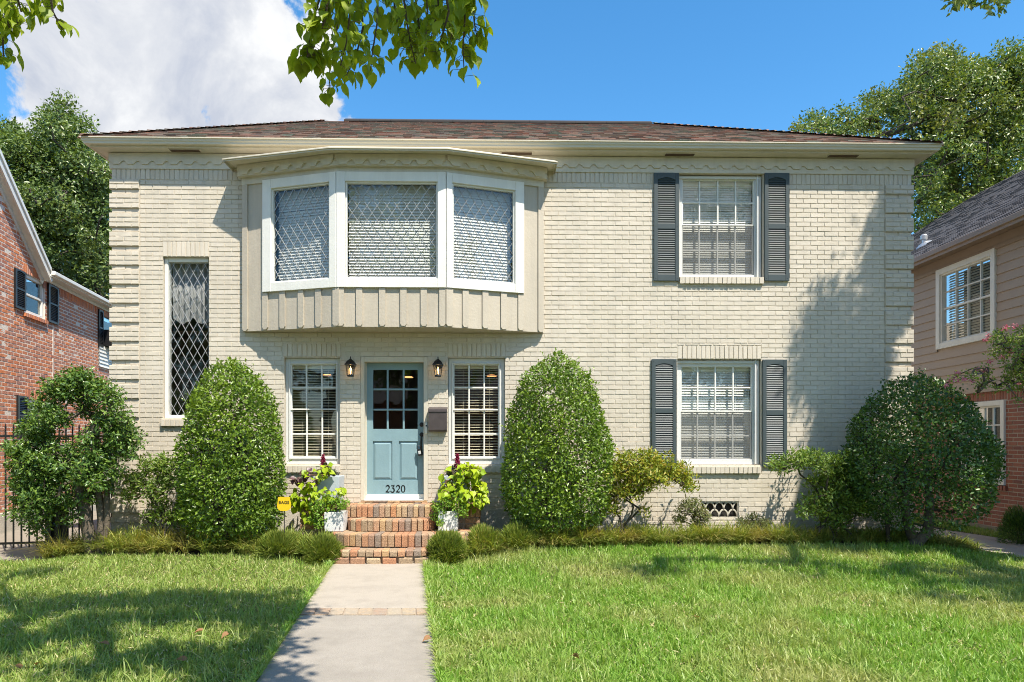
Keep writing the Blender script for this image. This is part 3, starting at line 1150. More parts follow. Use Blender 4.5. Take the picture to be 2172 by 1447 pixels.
gz = lambda py, d=-.12, px=1086: FA.px(px, py, d)[1]
gxx = lambda px, d=-.12, py=800: FA.px(px, py, d)[0]
W1 = sash_window(house, FA, H_wl, DR(620, 775, 714, 969, -.12), 3, gz(870, px=660), [gxx(651), gxx(683.5)], [gz(823, px=660), gz(921, px=660)], .035, (.042, .05, 16, 'blindc'),
                 screen=False, storm=1)
W2 = sash_window(house, FA, H_wr, DR(963.5, 775, 1057, 969, -.12), 3, gz(871), [gxx(995), gxx(1027)], [gz(823), gz(921)], .035, (.042, .05, 16, 'blindc'),
                 screen=False, storm=1)
W3 = sash_window(house, FA, H_ur, DR(1447, 385, 1596, 583, -.12), 4, gz(480, px=1520), [gxx(1482.6, py=480), gxx(1521.4, py=480), gxx(1559, py=480)],
                 [gz(431.7, px=1520), gz(531.8, px=1520)], .03, (.036, .046, 62, 'blind'))
W4 = sash_window(house, FA, H_lr, DR(1444, 779, 1592, 973, -.12), 4, gz(874, px=1520), [gxx(1478.8), gxx(1516), gxx(1553.8)],
                 [gz(822.7, px=1520), gz(924.6, px=1520)], .03, (.04, .05, 50, 'blind'))
# white header and jamb liner of the upper right and lower right openings (aluminium tracks)
for H in (H_ur, H_lr):
    m = MB()
    m.box(FA, H[1] - .085, H[1] - .06, H[2] + .01, H[3] - .01, -.07, -.03, .003)
    m.box(FA, H[1] - .045, H[1] - .015, H[2] + .01, H[3] - .01, -.07, -.05, .003)
    m.box(FA, H[0] + .01, H[1] - .01, H[3] - .06, H[3] - .02, -.07, -.045, .003)
    m.build('storm_track', MT['alu'], W3 if H is H_ur else W4)


def lattice(m, fr, x0, x1, z0, z1, pw, ph, d, r=.0045):
    """leaded diamonds clipped to a rectangle"""
    k = ph / pw
    for sg in (1, -1):
        n = int((x1 - x0) / pw + (z1 - z0) / ph) + 4
        for i in range(-n, n + 1):
            c = x0 + i * pw
            pts = []
            # line z = z0 + sg*k*(x-c)
            for x in (x0, x1):
                z = z0 + sg * k * (x - c)
                if z0 <= z <= z1: pts.append((x, z))
            for z in (z0, z1):
                x = c + sg * (z - z0) / k
                if x0 < x < x1: pts.append((x, z))
            if len(pts) >= 2:
                a, b = pts[0], pts[1]
                if math.hypot(a[0] - b[0], a[1] - b[1]) > .02:
                    m.tube([fr.pt(*a, d + sg * .0007), fr.pt(*b, d + sg * .0007)], r, 4)


# tall diamond pane window
g = DR(360.5, 558, 445, 881, -.10)
m = MB()
x0, x1, z0, z1 = H_tall
m.box(FA, x0 + .004, g[0], z0 + .002, z1 - .004, -.15, -.045, .004)
m.box(FA, g[1], x1 - .004, z0 + .002, z1 - .004, -.15, -.06, .004)
m.box(FA, g[0], g[1], g[3], z1 - .004, -.15, -.05, .004)
m.box(FA, g[0], g[1], z0 + .002, g[2], -.15, -.045, .004)
tw_ = m.build('diamond_window', MT['white'], house)
m = MB()
lattice(m, FA, *g, (g[1] - g[0]) / 5.0, .1095 * 2 * .98, -.085, .0046)
m.build('lead_lattice', MT['lead'], tw_)
m = MB()
m.box(FA, *g, -.096, -.094)
m.build('pane', MT['glass'], tw_)
m = MB()
cz1, cz0 = g[3] + .01, FA.px(400, 690, -.2)[1]
nn = 60
P, Fc = [], []
for i in range(nn + 1):
    a = i / nn
    xx = g[0] + (g[1] - g[0]) * a
    dd = -.2 + .025 * math.sin(a * 42) + .012 * math.sin(a * 17 + 1)
    swag = .10 * abs(math.sin(a * math.pi * 2))
    for t in (0, .35, .36, .7, 1):
        zb = cz0 - .0
        P.append(FA.pt(xx, cz1 + (zb + (0.12 - swag) * (t > .36) * 1.0 - cz1) * t, dd + (.02 if t == .36 else 0)))
for i in range(nn):
    for j in range(4):
        Fc.append((i * 5 + j, i * 5 + j + 1, i * 5 + j + 6, i * 5 + j + 5))
m.add(P, Fc)
m.build('valance', MT['curtain'], tw_, smooth=True)


# shutters
def shutter(fr, r, par, mt, d=.012):
    x0, x1, z0, z1 = r
    m = MB()
    w = (x1 - x0) * .15
    zm = z0 + (z1 - z0) * .505
    rt, rb, rm = .10 * (z1 - z0) / 1.6, .09 * (z1 - z0) / 1.6, .075 * (z1 - z0) / 1.6
    m.box(fr, x0, x0 + w, z0, z1, d, d + .032, .003)
    m.box(fr, x1 - w, x1, z0, z1, d, d + .032, .003)
    m.box(fr, x0 + w, x1 - w, z0, z0 + rb, d, d + .030, .003)
    m.box(fr, x0 + w, x1 - w, zm - rm / 2, zm + rm / 2, d, d + .030, .003)
    n = 8                                       # arched top rail
    arc = [(x0 + w + (x1 - x0 - 2 * w) * k / n, z1 - rt * (1.0 - .35 * math.sin(math.pi * k / n))) for k in range(n + 1)]
    for k in range(n):
        m.poly(fr, [arc[k], arc[k + 1], (arc[k + 1][0], z1), (arc[k][0], z1)], d, d + .030)
    m.box(fr, x0 + w, x1 - w, z0 + rb, z1 - rt * .5, d - .004, d + .002)
    for a, b in ((z0 + rb, zm - rm / 2), (zm + rm / 2, z1 - rt * .68)):
        k = int(round((b - a) / .0335))
        p = (b - a) / k
        for i in range(k):
            z = a + (i + .5) * p
            V = [(x0 + w, z + p * .46, d + .010), (x0 + w, z - p * .36, d + .027), (x0 + w, z - p * .50, d + .020), (x0 + w, z + p * .2, d + .002)]
            P = [fr.pt(*v) for v in V] + [fr.pt(x1 - w, v[1], v[2]) for v in V]
            m.add(P, [(0, 1, 5, 4), (1, 2, 6, 5), (2, 3, 7, 6), (3, 0, 4, 7)])
    for bx in (x0 + w * .5, x1 - w * .5):
        for bz in (z0 + rb * .4, zm, z1 - rt * .3):
            m.lathe(fr.pt(bx, bz, d + .032), [(.007, 0), (.006, .003), (.0, .004)], 8, ax=(fr.u, fr.v, fr.n))
    return m.build('shutter', MT[mt], par)


for r in ((1387, 367.5, 1440, 596), (1621.8, 367.5, 1674, 596), (1382.5, 762, 1435, 983), (1617.7, 763, 1669, 990)):
    shutter(FA, DR(*r, .03), house, 'shutter')

# ------------------------------------------------------------------ bay window
PB = .52
pxA, pxB, pxC, pxD = 515.3, 714.5, 946.0, 1152.5
A2 = at(pxA, 560, F0 - .07)[:2]
B2 = at(pxB, 560, F0 - PB)[:2]
C2 = at(pxC, 560, F0 - PB)[:2]
D2 = at(pxD, 560, F0 - .07)[:2]
plan = [A2, B2, C2, D2]


def offs(o):
    """plan of the bay front pushed out by o, with ends returned to the wall"""
    ns = []
    for a, b in zip(plan[:-1], plan[1:]):
        u = (b - a) / np.linalg.norm(b - a)
        ns.append(np.array([u[1], -u[0]]))
    pts = []
    for k, p in enumerate(plan):
        if k == 0:
            q = p + np.array([-o * .58, -o * 1.1])
        elif k == 3:
            q = p + np.array([o * .62, -o * 1.1])
        else:
            b = nz(ns[k - 1] + ns[k])
            q = p + b * o / np.dot(b, ns[k])
        pts.append(q)
    return [np.array([pts[0][0], F0 - .002])] + pts + [np.array([pts[-1][0], F0 - .002])]


def bsweep(prof):
    m = MB()
    m.sweep([[(*p, z) for p in offs(o)] for o, z in prof])
    return m


zy = lambda py, d, px=830: at(px, py, F0 - d)[2]
zb0 = zy(693.5, PB)
zf_bot, zf_top = zy(609.5, PB + .04), zy(364.4, PB + .04)
zg0, zg1 = zy(591.7, PB), zy(386.8, PB)
zfr0, zfr1 = zy(351, PB + .09), zy(327, PB + .09)
zc0, zc1 = zfr1, zy(315, PB + .30)
bfr = []
for a, b in zip(plan[:-1], plan[1:]):
    u = np.array([*(b - a), 0])
    L_ = np.linalg.norm(u)
    u /= L_
    bfr.append((Frame((*a, 0), u, (0, 0, 1), (u[1], -u[0], 0)), L_))
bay = MB()
bay.add([(*p, zb0 + .0) for p in offs(0)] , [tuple(range(6))])              # underside
bay.add([(*p, zc0) for p in offs(0)], [tuple(range(6))])
GLX = []
for k, (fr, L_) in enumerate(bfr):
    if k == 0:
        s0, s1 = fr.px(577.5, 500)[0], fr.px(701, 500)[0]
        o0, o1 = fr.px(556, 500, .04)[0], L_
    elif k == 1:
        s0, s1 = fr.px(733, 500)[0], fr.px(928.8, 500)[0]
        o0, o1 = 0, L_
    else:
        s0, s1 = fr.px(958.5, 500)[0], fr.px(1091.5, 500)[0]
        o0, o1 = 0, fr.px(1112, 500, .04)[0]
    GLX.append((s0, s1, o0, o1))
    wall_cells(bay, fr, 0, L_, zb0, zc0, [(s0, s1, zg0, zg1)], 0.0, .05)
for p, q in ((offs(0)[0], offs(0)[1]), (offs(0)[4], offs(0)[5])):
    bay.quad((*p, zb0), (*q, zb0), (*q, zc0), (*p, zc0))
bay_o = bay.build('bay_window', MT['panel'], house)
# window surrounds (white casing) per facet
for k, (fr, L_) in enumerate(bfr):
    s0, s1, o0, o1 = GLX[k]
    m = MB()
    e0 = o0 if k == 0 else o0 + .0
    m.box(fr, e0, s0, zf_bot, zf_top, -.012, .042, .004)
    m.box(fr, s1, o1, zf_bot, zf_top, -.012, .042, .004)
    m.box(fr, s0, s1, zg1, zf_top, -.012, .040, .004)
    m.box(fr, s0, s1, zf_bot, zg0, -.012, .040, .004)
    frame_ring(m, fr, s0 + .001, s1 - .001, zg0 + .001, zg1 - .001, .022, -.04, .012, .003)
    m.build('window_casing', MT['white'], bay_o)
    m = MB()
    a0, a1, b0, b1 = s0 + .02, s1 - .02, zg0 + .02, zg1 - .02
    pw = .137
    nn = max(2, round((a1 - a0) / pw))
    lattice(m, fr, a0, a1, b0, b1, (a1 - a0) / nn, .205, -.014, .0046)
    m.build('lead_lattice', MT['lead'], bay_o)
    m = MB()
    m.box(fr, a0, a1, b0, b1, -.026, -.024)
    m.build('pane', MT['glass'], bay_o)
    m = MB()
    slats(m, fr, a0 + .0, a1 - .0, b0 + .01, b1 + .02, .043, .058, 60, -.14)
    m.build('blind', MT['blind'], bay_o)
# battens
bat = MB()


def batten(fr, s, w, z0, z1, d=.022):
    pts = [(s - w / 2, z1), (s - w / 2, z0 + .03), (s - w / 2 + .022, z0), (s + w / 2 - .022, z0), (s + w / 2, z0 + .03), (s + w / 2, z1)]
    bat.poly(fr, pts[::-1], .001, d)


zz0 = zb0 + .012
for k, pxs in ((0, (563.5, 600, 639, 676)), (1, (762.3, 811, 856, 899.3)), (2, (987, 1029, 1068, 1104.5))):
    fr = bfr[k][0]
    for p in pxs:
        batten(fr, fr.px(p, 660)[0], .09, zz0, zf_bot - .004)
batten(bfr[0][0], .045, .085, zz0 - .01, zfr0)
batten(bfr[2][0], bfr[2][1] - .045, .085, zz0 - .01, zfr0)
batten(bfr[0][0], bfr[0][1] - .005, .10, zz0, zf_bot - .004, .026)
batten(bfr[1][0], .055, .10, zz0, zf_bot - .004, .024)
batten(bfr[1][0], bfr[1][1] - .05, .09, zz0, zf_bot - .004, .024)
batten(bfr[2][0], .05, .10, zz0, zf_bot - .004, .026)
bat.build('battens', MT['panel'], bay_o)
# cornice: head band, frieze with scallops, crown, roof
bsweep([(0, zfr0 - .10), (.02, zfr0 - .10), (.02, zfr0 + .02)]).build('head_band', MT['trim'], bay_o)
bsweep([(0.0, zfr0), (.085, zfr0), (.085, zc0), (.20, zc0 + .008), (.26, zc0 + .03), (.285, zc1 - .02), (.285, zc1)]).build('cornice', MT['trim'], bay_o)
m = MB()
op = offs(.085)
for a, b in zip(op[1:-2], op[2:-1]):
    u = np.array([*(b - a), 0])
    L_ = np.linalg.norm(u)
    u /= L_
    fr = Frame((*a, 0), u, (0, 0, 1), (u[1], -u[0], 0))
    lo = scallop_pts(.012, L_ - .012, zc0 - .005, zfr0 + .012, zfr0 + .072, .235)
    for k in range((len(lo) - 3) // 5):
        seg = lo[k * 5:k * 5 + 6]
        m.poly(fr, seg + [(seg[-1][0], zc0 - .005), (seg[0][0], zc0 - .005)], .001, .024)
m.build('scalloped_trim', MT['trim'], bay_o)
bsweep([(.285, zc1), (.30, zc1), (.30, zc1 + .015), (.28, zc1 + .018), (.0, zc1 + .05), (-.3, zc1 + .09)]).build('bay_roof', MT['gutter'], bay_o)

# ------------------------------------------------------------------ front door
DD = -.13
m = MB()
dx0, dx1, dz0, dz1 = H_door
lx0, lx1, lz0, lz1 = DR(776.6, 770, 900.6, 1048, DD)
m.box(FA, dx0 + .003, lx0, dz0, dz1 - .003, DD - .03, .006, .004)
m.box(FA, lx1, dx1 - .003, dz0, dz1 - .003, DD - .03, .006, .004)
m.box(FA, lx0, lx1, lz1, dz1 - .003, DD - .03, .005, .004)
m.box(FA, lx0 - .0, lx0 + .012, lz0, lz1, DD - .02, DD + .03)
m.box(FA, lx1 - .012, lx1, lz0, lz1, DD - .02, DD + .03)
m.build('door_frame', MT['trim'], house)
m = MB()
q0, q1, q2, q3 = DR(791, 784.5, 886, 910, DD)
p1 = DR(790, 936, 832, 1019, DD)
p2 = DR(846, 936, 887, 1019, DD)
dh = DD + .0
m.box(FA, lx0 + .004, q0, lz0, lz1 - .004, DD - .044, dh, .002)
m.box(FA, q1, lx1 - .004, lz0, lz1 - .004, DD - .044, dh, .002)
m.box(FA, q0, q1, q3, lz1 - .004, DD - .044, dh - .0005)
m.box(FA, q0, q1, p1[3], q2, DD - .044, dh - .0005)
m.box(FA, q0, q1, lz0, p1[2], DD - .044, dh - .0005)
m.box(FA, p1[1], p2[0], p1[2], p1[3], DD - .044, dh - .0005)
for p in (p1, p2):
    m.box(FA, *p, DD - .04, DD - .022)
    # raised field with sloped margins
    e = .045
    P = [FA.pt(a, b, DD - .021) for a, b in ((p[0] + .012, p[2] + .012), (p[1] - .012, p[2] + .012), (p[1] - .012, p[3] - .012), (p[0] + .012, p[3] - .012))]
    P += [FA.pt(a, b, DD - .004) for a, b in ((p[0] + e, p[2] + e), (p[1] - e, p[2] + e), (p[1] - e, p[3] - e), (p[0] + e, p[3] - e))]
    m.add(P, [(4, 5, 6, 7), (0, 1, 5, 4), (1, 2, 6, 5), (2, 3, 7, 6), (3, 0, 4, 7)])
mw = .014
for px in (822, 856):
    x = FA.px(px, 850, DD)[0]
    m.box(FA, x - mw, x + mw, q2, q3, DD - .035, dh - .004, .004)
for py in (826, 869):
    z = FA.px(838, py, DD)[1]
    m.box(FA, q0, q1, z - mw, z + mw, DD - .035, dh - .006, .004)
door = m.build('door', MT['door'], house)
m = MB()
m.box(FA, q0, q1, q2, q3, DD - .026, DD - .022)
m.build('pane', MT['glassd'], door)
m = MB()
hx = FA.px(894.5, 900, DD)[0]
ax = (FA.u, FA.v, FA.n)
m.lathe(FA.pt(hx, FA.px(894, 901, DD)[1], dh), [(.034, 0), (.034, .008), (.026, .016), (.02, .02), (.0, .022)], 18, ax=ax)
m.build('deadbolt', MT['black'], door, smooth=False)
m = MB()
hz = FA.px(894, 922, DD)[1]
m.lathe(FA.pt(hx, hz, dh), [(.034, 0), (.034, .008), (.022, .016), (.0, .018)], 18, ax=ax)
zq = FA.px(894, 962, DD)[1]
m.tube([FA.pt(hx, hz - .02, dh + .01), FA.pt(hx - .004, hz - .05, dh + .04), FA.pt(hx - .006, hz - .13, dh + .048), FA.pt(hx - .004, zq + .03, dh + .035), FA.pt(hx, zq, dh)],
       [.009, .011, .013, .011, .009], 8)
m.box(FA, hx - .014, hx + .014, zq - .03, zq + .02, dh, dh + .01, .003)
m.build('door_handle', MT['black'], door, smooth=False)
m = MB()
m.box(FA, lx0, lx1, dz0 + .012, lz0 - .002, DD - .06, DD + .015, .004)
m.box(FA, lx0, lx1, dz0 - .0, dz0 + .012, DD - .08, .02, .003)
m.build('threshold', MT['white'], house)


def text_mesh(body, size, fr, s, t, d, ext=.002, align='CENTER', squash=1.0):
    cu = bpy.data.curves.new('lettering', 'FONT')
    cu.body = body
    cu.size = size
    cu.extrude = ext
    cu.offset = size * .012
    cu.align_x = align
    cu.resolution_u = 4
    tmp = bpy.data.objects.new('lettering_tmp', cu)
    COL.objects.link(tmp)
    dg = bpy.context.evaluated_depsgraph_get()
    me = bpy.data.meshes.new_from_object(tmp.evaluated_get(dg))
    bpy.data.objects.remove(tmp)
    co = np.empty(len(me.vertices) * 3)
    me.vertices.foreach_get('co', co)
    co = co.reshape(-1, 3)
    W = fr.pt(0, 0, 0) + fr.u * (s + co[:, :1] * squash) + fr.v * (t + co[:, 1:2]) + fr.n * (d + co[:, 2:3])
    me.vertices.foreach_set('co', W.ravel())
    me.update()
    me.materials.clear()
    return me


# the four numerals, with the curled strokes of the original: drawn as thick strokes
def numeral(m, ch, x, z, w, h, d):
    def stroke(pts, r):
        P = [FA.pt(x + a * w, z + b * h, d) for a, b in pts]
        n = len(P)
        for i in range(n - 1):
            a, b = P[i], P[i + 1]
            u = nz(b - a)
            v = np.cross(FA.n, u)
            ra, rb = (r[i], r[i + 1]) if not np.isscalar(r) else (r, r)
            Q = [a - u * ra * .3 + v * ra, a - u * ra * .3 - v * ra, b + u * rb * .3 - v * rb, b + u * rb * .3 + v * rb]
            m.add([p for p in Q] + [p + FA.n * .002 for p in Q], [(4, 5, 6, 7), (0, 1, 5, 4), (1, 2, 6, 5), (2, 3, 7, 6), (3, 0, 4, 7)])
    t = np.linspace
    if ch == '2':
        arc = [(.5 + .42 * math.cos(a), .70 + .28 * math.sin(a)) for a in t(R(170), R(-25), 12)]
        stroke(arc + [(.62, .40), (.35, .2), (.1, .04)], [.006] * 4 + [.009] * 6 + [.008, .007, .006, .006, .006][:5])
        stroke([(.05, .04), (.4, .08), (.7, .02), (.98, .1)], [.007, .009, .009, .006])
    elif ch == '3':
        stroke([(.12, .95), (.5, .93), (.88, .96), (.6, .72), (.42, .6)], [.006, .008, .007, .006, .006])
        arc = [(.42 + .46 * math.cos(a), .30 + .30 * math.sin(a)) for a in t(R(90), R(-160), 14)]
        stroke(arc, [.006] * 2 + [.009] * 8 + [.007] * 4)
    else:
        arc = [(.5 + .45 * math.cos(a), .5 + .48 * math.sin(a)) for a in t(0, 2 * math.pi, 22)]
        stroke(arc, [.008 if abs(math.cos(a)) > .5 else .006 for a in t(0, 2 * math.pi, 22)])


m = MB()
nr = DR(818, 1029.5, 860, 1044.5, DD)
wtot = nr[1] - nr[0]
for k, chh in enumerate('2320'):
    numeral(m, chh, nr[0] + wtot * (.26 * k), nr[2], wtot * .2, nr[3] - nr[2], dh + .001)
m.build('house_number', MT['black'], door)

# doorbell on the frame
m = MB()
b = DR(902, 897, 907, 920, 0)
m.box(FA, b[0], b[1], b[2], b[3], .006, .024, .004)
db = m.build('doorbell', MT['white'], None, loc=FA.pt((b[0] + b[1]) / 2, b[2], .006))
tag(db, 'narrow white doorbell with black button on the door frame beside the mailbox', 'doorbell')
m = MB()
m.lathe(FA.pt((b[0] + b[1]) / 2, b[3] - .045, .024), [(.012, 0), (.011, .003), (0, .004)], 14, ax=ax)
bo = m.build('button', MT['black'], db)
bo.matrix_parent_inverse = Matrix.Translation(-Vector(db.location))

# lock box hanging from the handle
m = MB()
lf = Frame(FA.pt(FA.px(891, 959, DD)[0], FA.px(891, 959, DD)[1], dh + .05), nz([1, 0, .18]), nz([-.18, 0, 1]), (0, -1, 0))
m.box(lf, -.03, .03, -.055, .05, -.018, .018, .006)
lb = m.build('lock_box', MT['black'], None, loc=lf.pt(0, .05))
tag(lb, 'small black lock box dangling from the front door handle', 'lock box')
for nm, mm, fn in (('shackle', 'steel', lambda q: q.tube([lf.pt(-.02, .05, 0), lf.pt(-.02, .085, 0), lf.pt(0, .1, 0), lf.pt(.02, .085, 0), lf.pt(.02, .05, 0)], .004, 6)),
                   ('dial', 'alu', lambda q: [q.box(lf, -.018 + .013 * k, -.008 + .013 * k, -.03, .02, .018, .021) for k in range(3)])):
    q = MB()
    fn(q)
    o = q.build(nm, MT[mm], lb)
    o.matrix_parent_inverse = Matrix.Translation(-Vector(lb.location))

# mailbox
mr = DR(909.5, 864, 947.5, 916, .11)
mbx = thing('mailbox', FA.pt((mr[0] + mr[1]) / 2, mr[2], 0), 'dark bronze wall mailbox with a lift lid between door and window', 'mailbox')
m = MB()
m.poly(Frame(FA.pt(mr[0], 0, 0), FA.n, FA.v, FA.u), [(.009, mr[2] + .015), (.10, mr[2]), (.115, mr[2] + .03), (.12, mr[3] - .045), (.009, mr[3] - .01)], 0, mr[1] - mr[0])
m.build('body', MT['bronze'], mbx, bevel=.004)
m = MB()
m.poly(Frame(FA.pt(mr[0] - .006, 0, 0), FA.n, FA.v, FA.u), [(.009, mr[3] + .008), (.009, mr[3] - .006), (.118, mr[3] - .042), (.122, mr[3] - .07), (.131, mr[3] - .07), (.127, mr[3] - .028)],
       0, mr[1] - mr[0] + .012)
m.build('lid', MT['bronze'], mbx, bevel=.003)


# wall lanterns
def lantern(px, py0, py1, label):
    dc = .13
    c = at(px, (py0 + py1) / 2, F0 - dc)
    zt, zb = at(px, py0, F0 - dc)[2], at(px, py1, F0 - dc)[2]
    h = zt - zb
    root = thing('wall_lantern', (c[0], F0, c[2]), label, 'wall lamp', 'lanterns either side of the front door')
    cc = np.array([c[0], c[1], zb])
    m = MB()
    m.lathe(FA.pt(c[0], c[2] + .02, 0.006), [(.05, 0), (.05, .012), (.03, .02), (.0, .022)], 16, ax=ax)
    m.tube([FA.pt(c[0], c[2] + .03, .015), FA.pt(c[0], c[2] + .07, .05), FA.pt(c[0], c[2] + .06, .1), FA.pt(c[0], c[2] + .05, .12)], .008, 8)
    m.build('bracket', MT['black'], root)
    m = MB()
    m.lathe(cc, [(.0, h), (.006, h - .002), (.008, h - .02), (.004, h - .028), (.012, h - .035), (.03, h * .83), (.052, h * .78), (.078, h * .66), (.092, h * .61), (.092, h * .57), (.072, h * .56), (.0, h * .56)], 6, R(30))
    m.build('cap', MT['black'], root)
    m = MB()
    m.lathe(cc, [(.072, h * .56), (.048, h * .08)], 6, R(30))
    m.build('glass', MT['lglass'], root)
    m = MB()
    for k in range(6):
        t = R(30) + k * math.pi / 3
        e = np.array([math.cos(t), math.sin(t), 0])
        m.tube([cc + e * .074 + UP * h * .57, cc + e * .05 + UP * h * .07], .0038, 5)
    m.lathe(cc, [(.0, 0), (.05, 0), (.056, h * .03), (.052, h * .09), (.0, h * .1)], 6, R(30))
    m.build('cage', MT['black'], root)
    m = MB()
    m.lathe(cc + UP * h * .12, [(.0, 0), (.008, .005), (.009, .05), (.014, .065), (.013, .08), (.005, .1), (0, .115)], 10)
    m.build('bulb', MT['bulb'], root, smooth=True)
    return root


la = lantern(743.5, 756, 799, 'black coach lantern with lit bulb on the wall left of the door')
p2_ = at(929, 777, F0 - .13) - at(743.5, 777.5, F0 - .13)
dup(la, (p2_[0], 0, 0), 'black coach lantern with lit bulb on the wall above the mailbox')

# ================================================================== BRICK STEPS
SX = (FA.px(731, 1090, .45)[0] + FA.px(913, 1090, .45)[0]) / 2
steps = thing('brick_steps', (SX, 9.2, 0), 'curved old brick front steps rising to the blue door', 'steps')


def curve_step(name, path, z0, z1, depth, bw, bh=None, jitter=.004, fill=True, lift=0.0):
    """bricks standing along a plan path (list of xy), outer face on the path"""
    path = [np.asarray(p, float) for p in path]
    seg = [np.linalg.norm(b - a) for a, b in zip(path[:-1], path[1:])]
    cum = np.concatenate([[0], np.cumsum(seg)])
    Lt = cum[-1]
    n = max(1, int(round(Lt / bw)))
    m = MB()
    def pos(t):
        t = min(max(t, 0), Lt - 1e-6)
        k = int(np.searchsorted(cum, t, side='right') - 1)
        f = (t - cum[k]) / seg[k]
        p = path[k] * (1 - f) + path[k + 1] * f
        u = (path[k + 1] - path[k]) / seg[k]
        return p, u
    for k in range(n):
        t = (k + .5) * Lt / n
        p, u = pos(t)
        w = Lt / n * RNG.uniform(.80, .91)
        no = np.array([u[1], -u[0]])
        th = RNG.normal(0, .012)
        u3 = nz([u[0] + no[0] * th, u[1] + no[1] * th, RNG.normal(0, .01)])
        n3 = nz([no[0] - u[0] * th, no[1] - u[1] * th, 0])
        fr = Frame((*p, 0), u3, (0, 0, 1), n3)
        pr = RNG.normal(0, jitter)
        zt = z1 + RNG.normal(0, jitter * .6)
        # rounded brick: outer edge chamfered
        c = .014
        prof = [(-depth, z0), (pr, z0 + .004), (pr + .003, zt - c * 1.2), (pr - c, zt), (-depth, zt - .002)]
        f2 = Frame(fr.pt(-w / 2), fr.n, fr.v, fr.u)
        m.poly(f2, [(a, b) for a, b in prof], 0, w)
    return m.build(name, MT['stepbrick'], steps, bevel=.006)


def slab_plan(name, poly, z0, z1):
    m = MB()
    m.poly(GR, poly, z0, z1)
    return m.build(name, MT['stepmortar'], steps)


def arc_front(x0, x1, yf, yb, bow, n=14, p=2.6):
    """plan path from left back corner round the bowed front to right back corner"""
    c, h = (x0 + x1) / 2, (x1 - x0) / 2
    pts = []
    for k in range(n + 1):
        th = math.pi * (1 - k / n)
        cx, sx = math.cos(th), math.sin(th)
        pts.append((c + h * np.sign(cx) * abs(cx) ** (2 / p), yb - (yb - yf) * abs(sx) ** (2 / p)))
    return pts


# levels: landing .705, then .532, .365, .19
zL, z2, z3, z4 = .705, .532, .365, .19
plx0, plx1 = at(637, 1090, 9.86)[0], at(1018, 1090, 9.86)[0]
slab_plan('landing_core', [(plx0 + .02, 9.88), (plx1 - .02, 9.88), (plx1 - .02, F0 - .001), (plx0 + .02, F0 - .001)], -.1, zL - .012)
curve_step('landing', [(plx0, F0 - .03), (plx0, 9.85), (plx1, 9.85), (plx1, F0 - .03)], zL - .175, zL, .22, .082)
curve_step('landing_base', [(plx0, F0 - .03), (plx0, 9.855), (plx1, 9.855), (plx1, F0 - .03)], zL - .26, zL - .185, .10, .21)
curve_step('landing_base', [(plx0, F0 - .03), (plx0, 9.855), (plx1, 9.855), (plx1, F0 - .03)], zL - .345, zL - .27, .10, .21)
# landing paving
m = MB()
y = 10.07
x = plx0 + .03
while x < plx1 - .1:
    m.brick(Frame((0, 0, zL - .01), (1, 0, 0), (0, 1, 0), (0, 0, 1)), x, x + .095, 10.07, F0 - .01, .01, .006, .002, -.05)
    x += .104
m.build('landing_paving', MT['stepbrick'], steps)
m = MB()
tx0, tx1 = FA.px(765, 1064, .0)[0], FA.px(909, 1064, 0)[0]
x = tx0
while x < tx1 - .05:
    w = min(.2, tx1 - x)
    m.box(FA, x + .004, x + w - .004, zL + .002, dz0 - .003, -.1, .02 + RNG.normal(0, .003), .005)
    x += w
m.build('threshold_course', MT['stepbrick'], steps)
s2x0, s2x1 = at(729, 1115, 9.55)[0], at(921, 1115, 9.55)[0]
s3x0, s3x1 = at(686, 1140, 9.35)[0], at(1005, 1140, 9.35)[0]
s4x0, s4x1 = at(719, 1180, 9.03)[0], at(900, 1180, 9.03)[0]
pth2 = arc_front(s2x0, s2x1, 9.53, 9.88, 0, 18, 3.0)
curve_step('step', pth2, z3, z2, .25, .088)
slab_plan('step_core', arc_front(s2x0 + .03, s2x1 - .03, 9.56, 9.9, 0, 16, 3.0), z3 - .02, z2 - .012)
pth3 = arc_front(s3x0, s3x1, 9.26, 9.9, 0, 22, 2.9)
curve_step('step', pth3, z4, z3, .32, .092)
slab_plan('step_core', arc_front(s3x0 + .03, s3x1 - .03, 9.30, 9.92, 0, 20, 2.9), -.05, z3 - .012)
m = MB()
for yy in (9.60, 9.705, 9.81):
    x = s3x0 + .08
    while x < s3x1 - .1:
        m.brick(Frame((0, 0, z3 - .012), (1, 0, 0), (0, 1, 0), (0, 0, 1)), x, x + .195, yy, yy + .095, .010, .005, .002, -.03)
        x += .205
m.build('step_paving', MT['stepbrick'], steps)
pth4 = [(s4x0, 9.32), (s4x0, 9.06), (s4x0 + .03, 9.02), ((s4x0 + s4x1) / 2, 8.99), (s4x1 - .03, 9.02), (s4x1, 9.06), (s4x1, 9.32)]
curve_step('step', pth4, z4 - .088, z4, .22, .108)
curve_step('step_base', pth4, .0, z4 - .096, .1, .215)
slab_plan('step_core', [(s4x0 + .02, 9.32), (s4x0 + .02, 9.05), (s4x1 - .02, 9.05), (s4x1 - .02, 9.32)], -.05, z4 - .012)


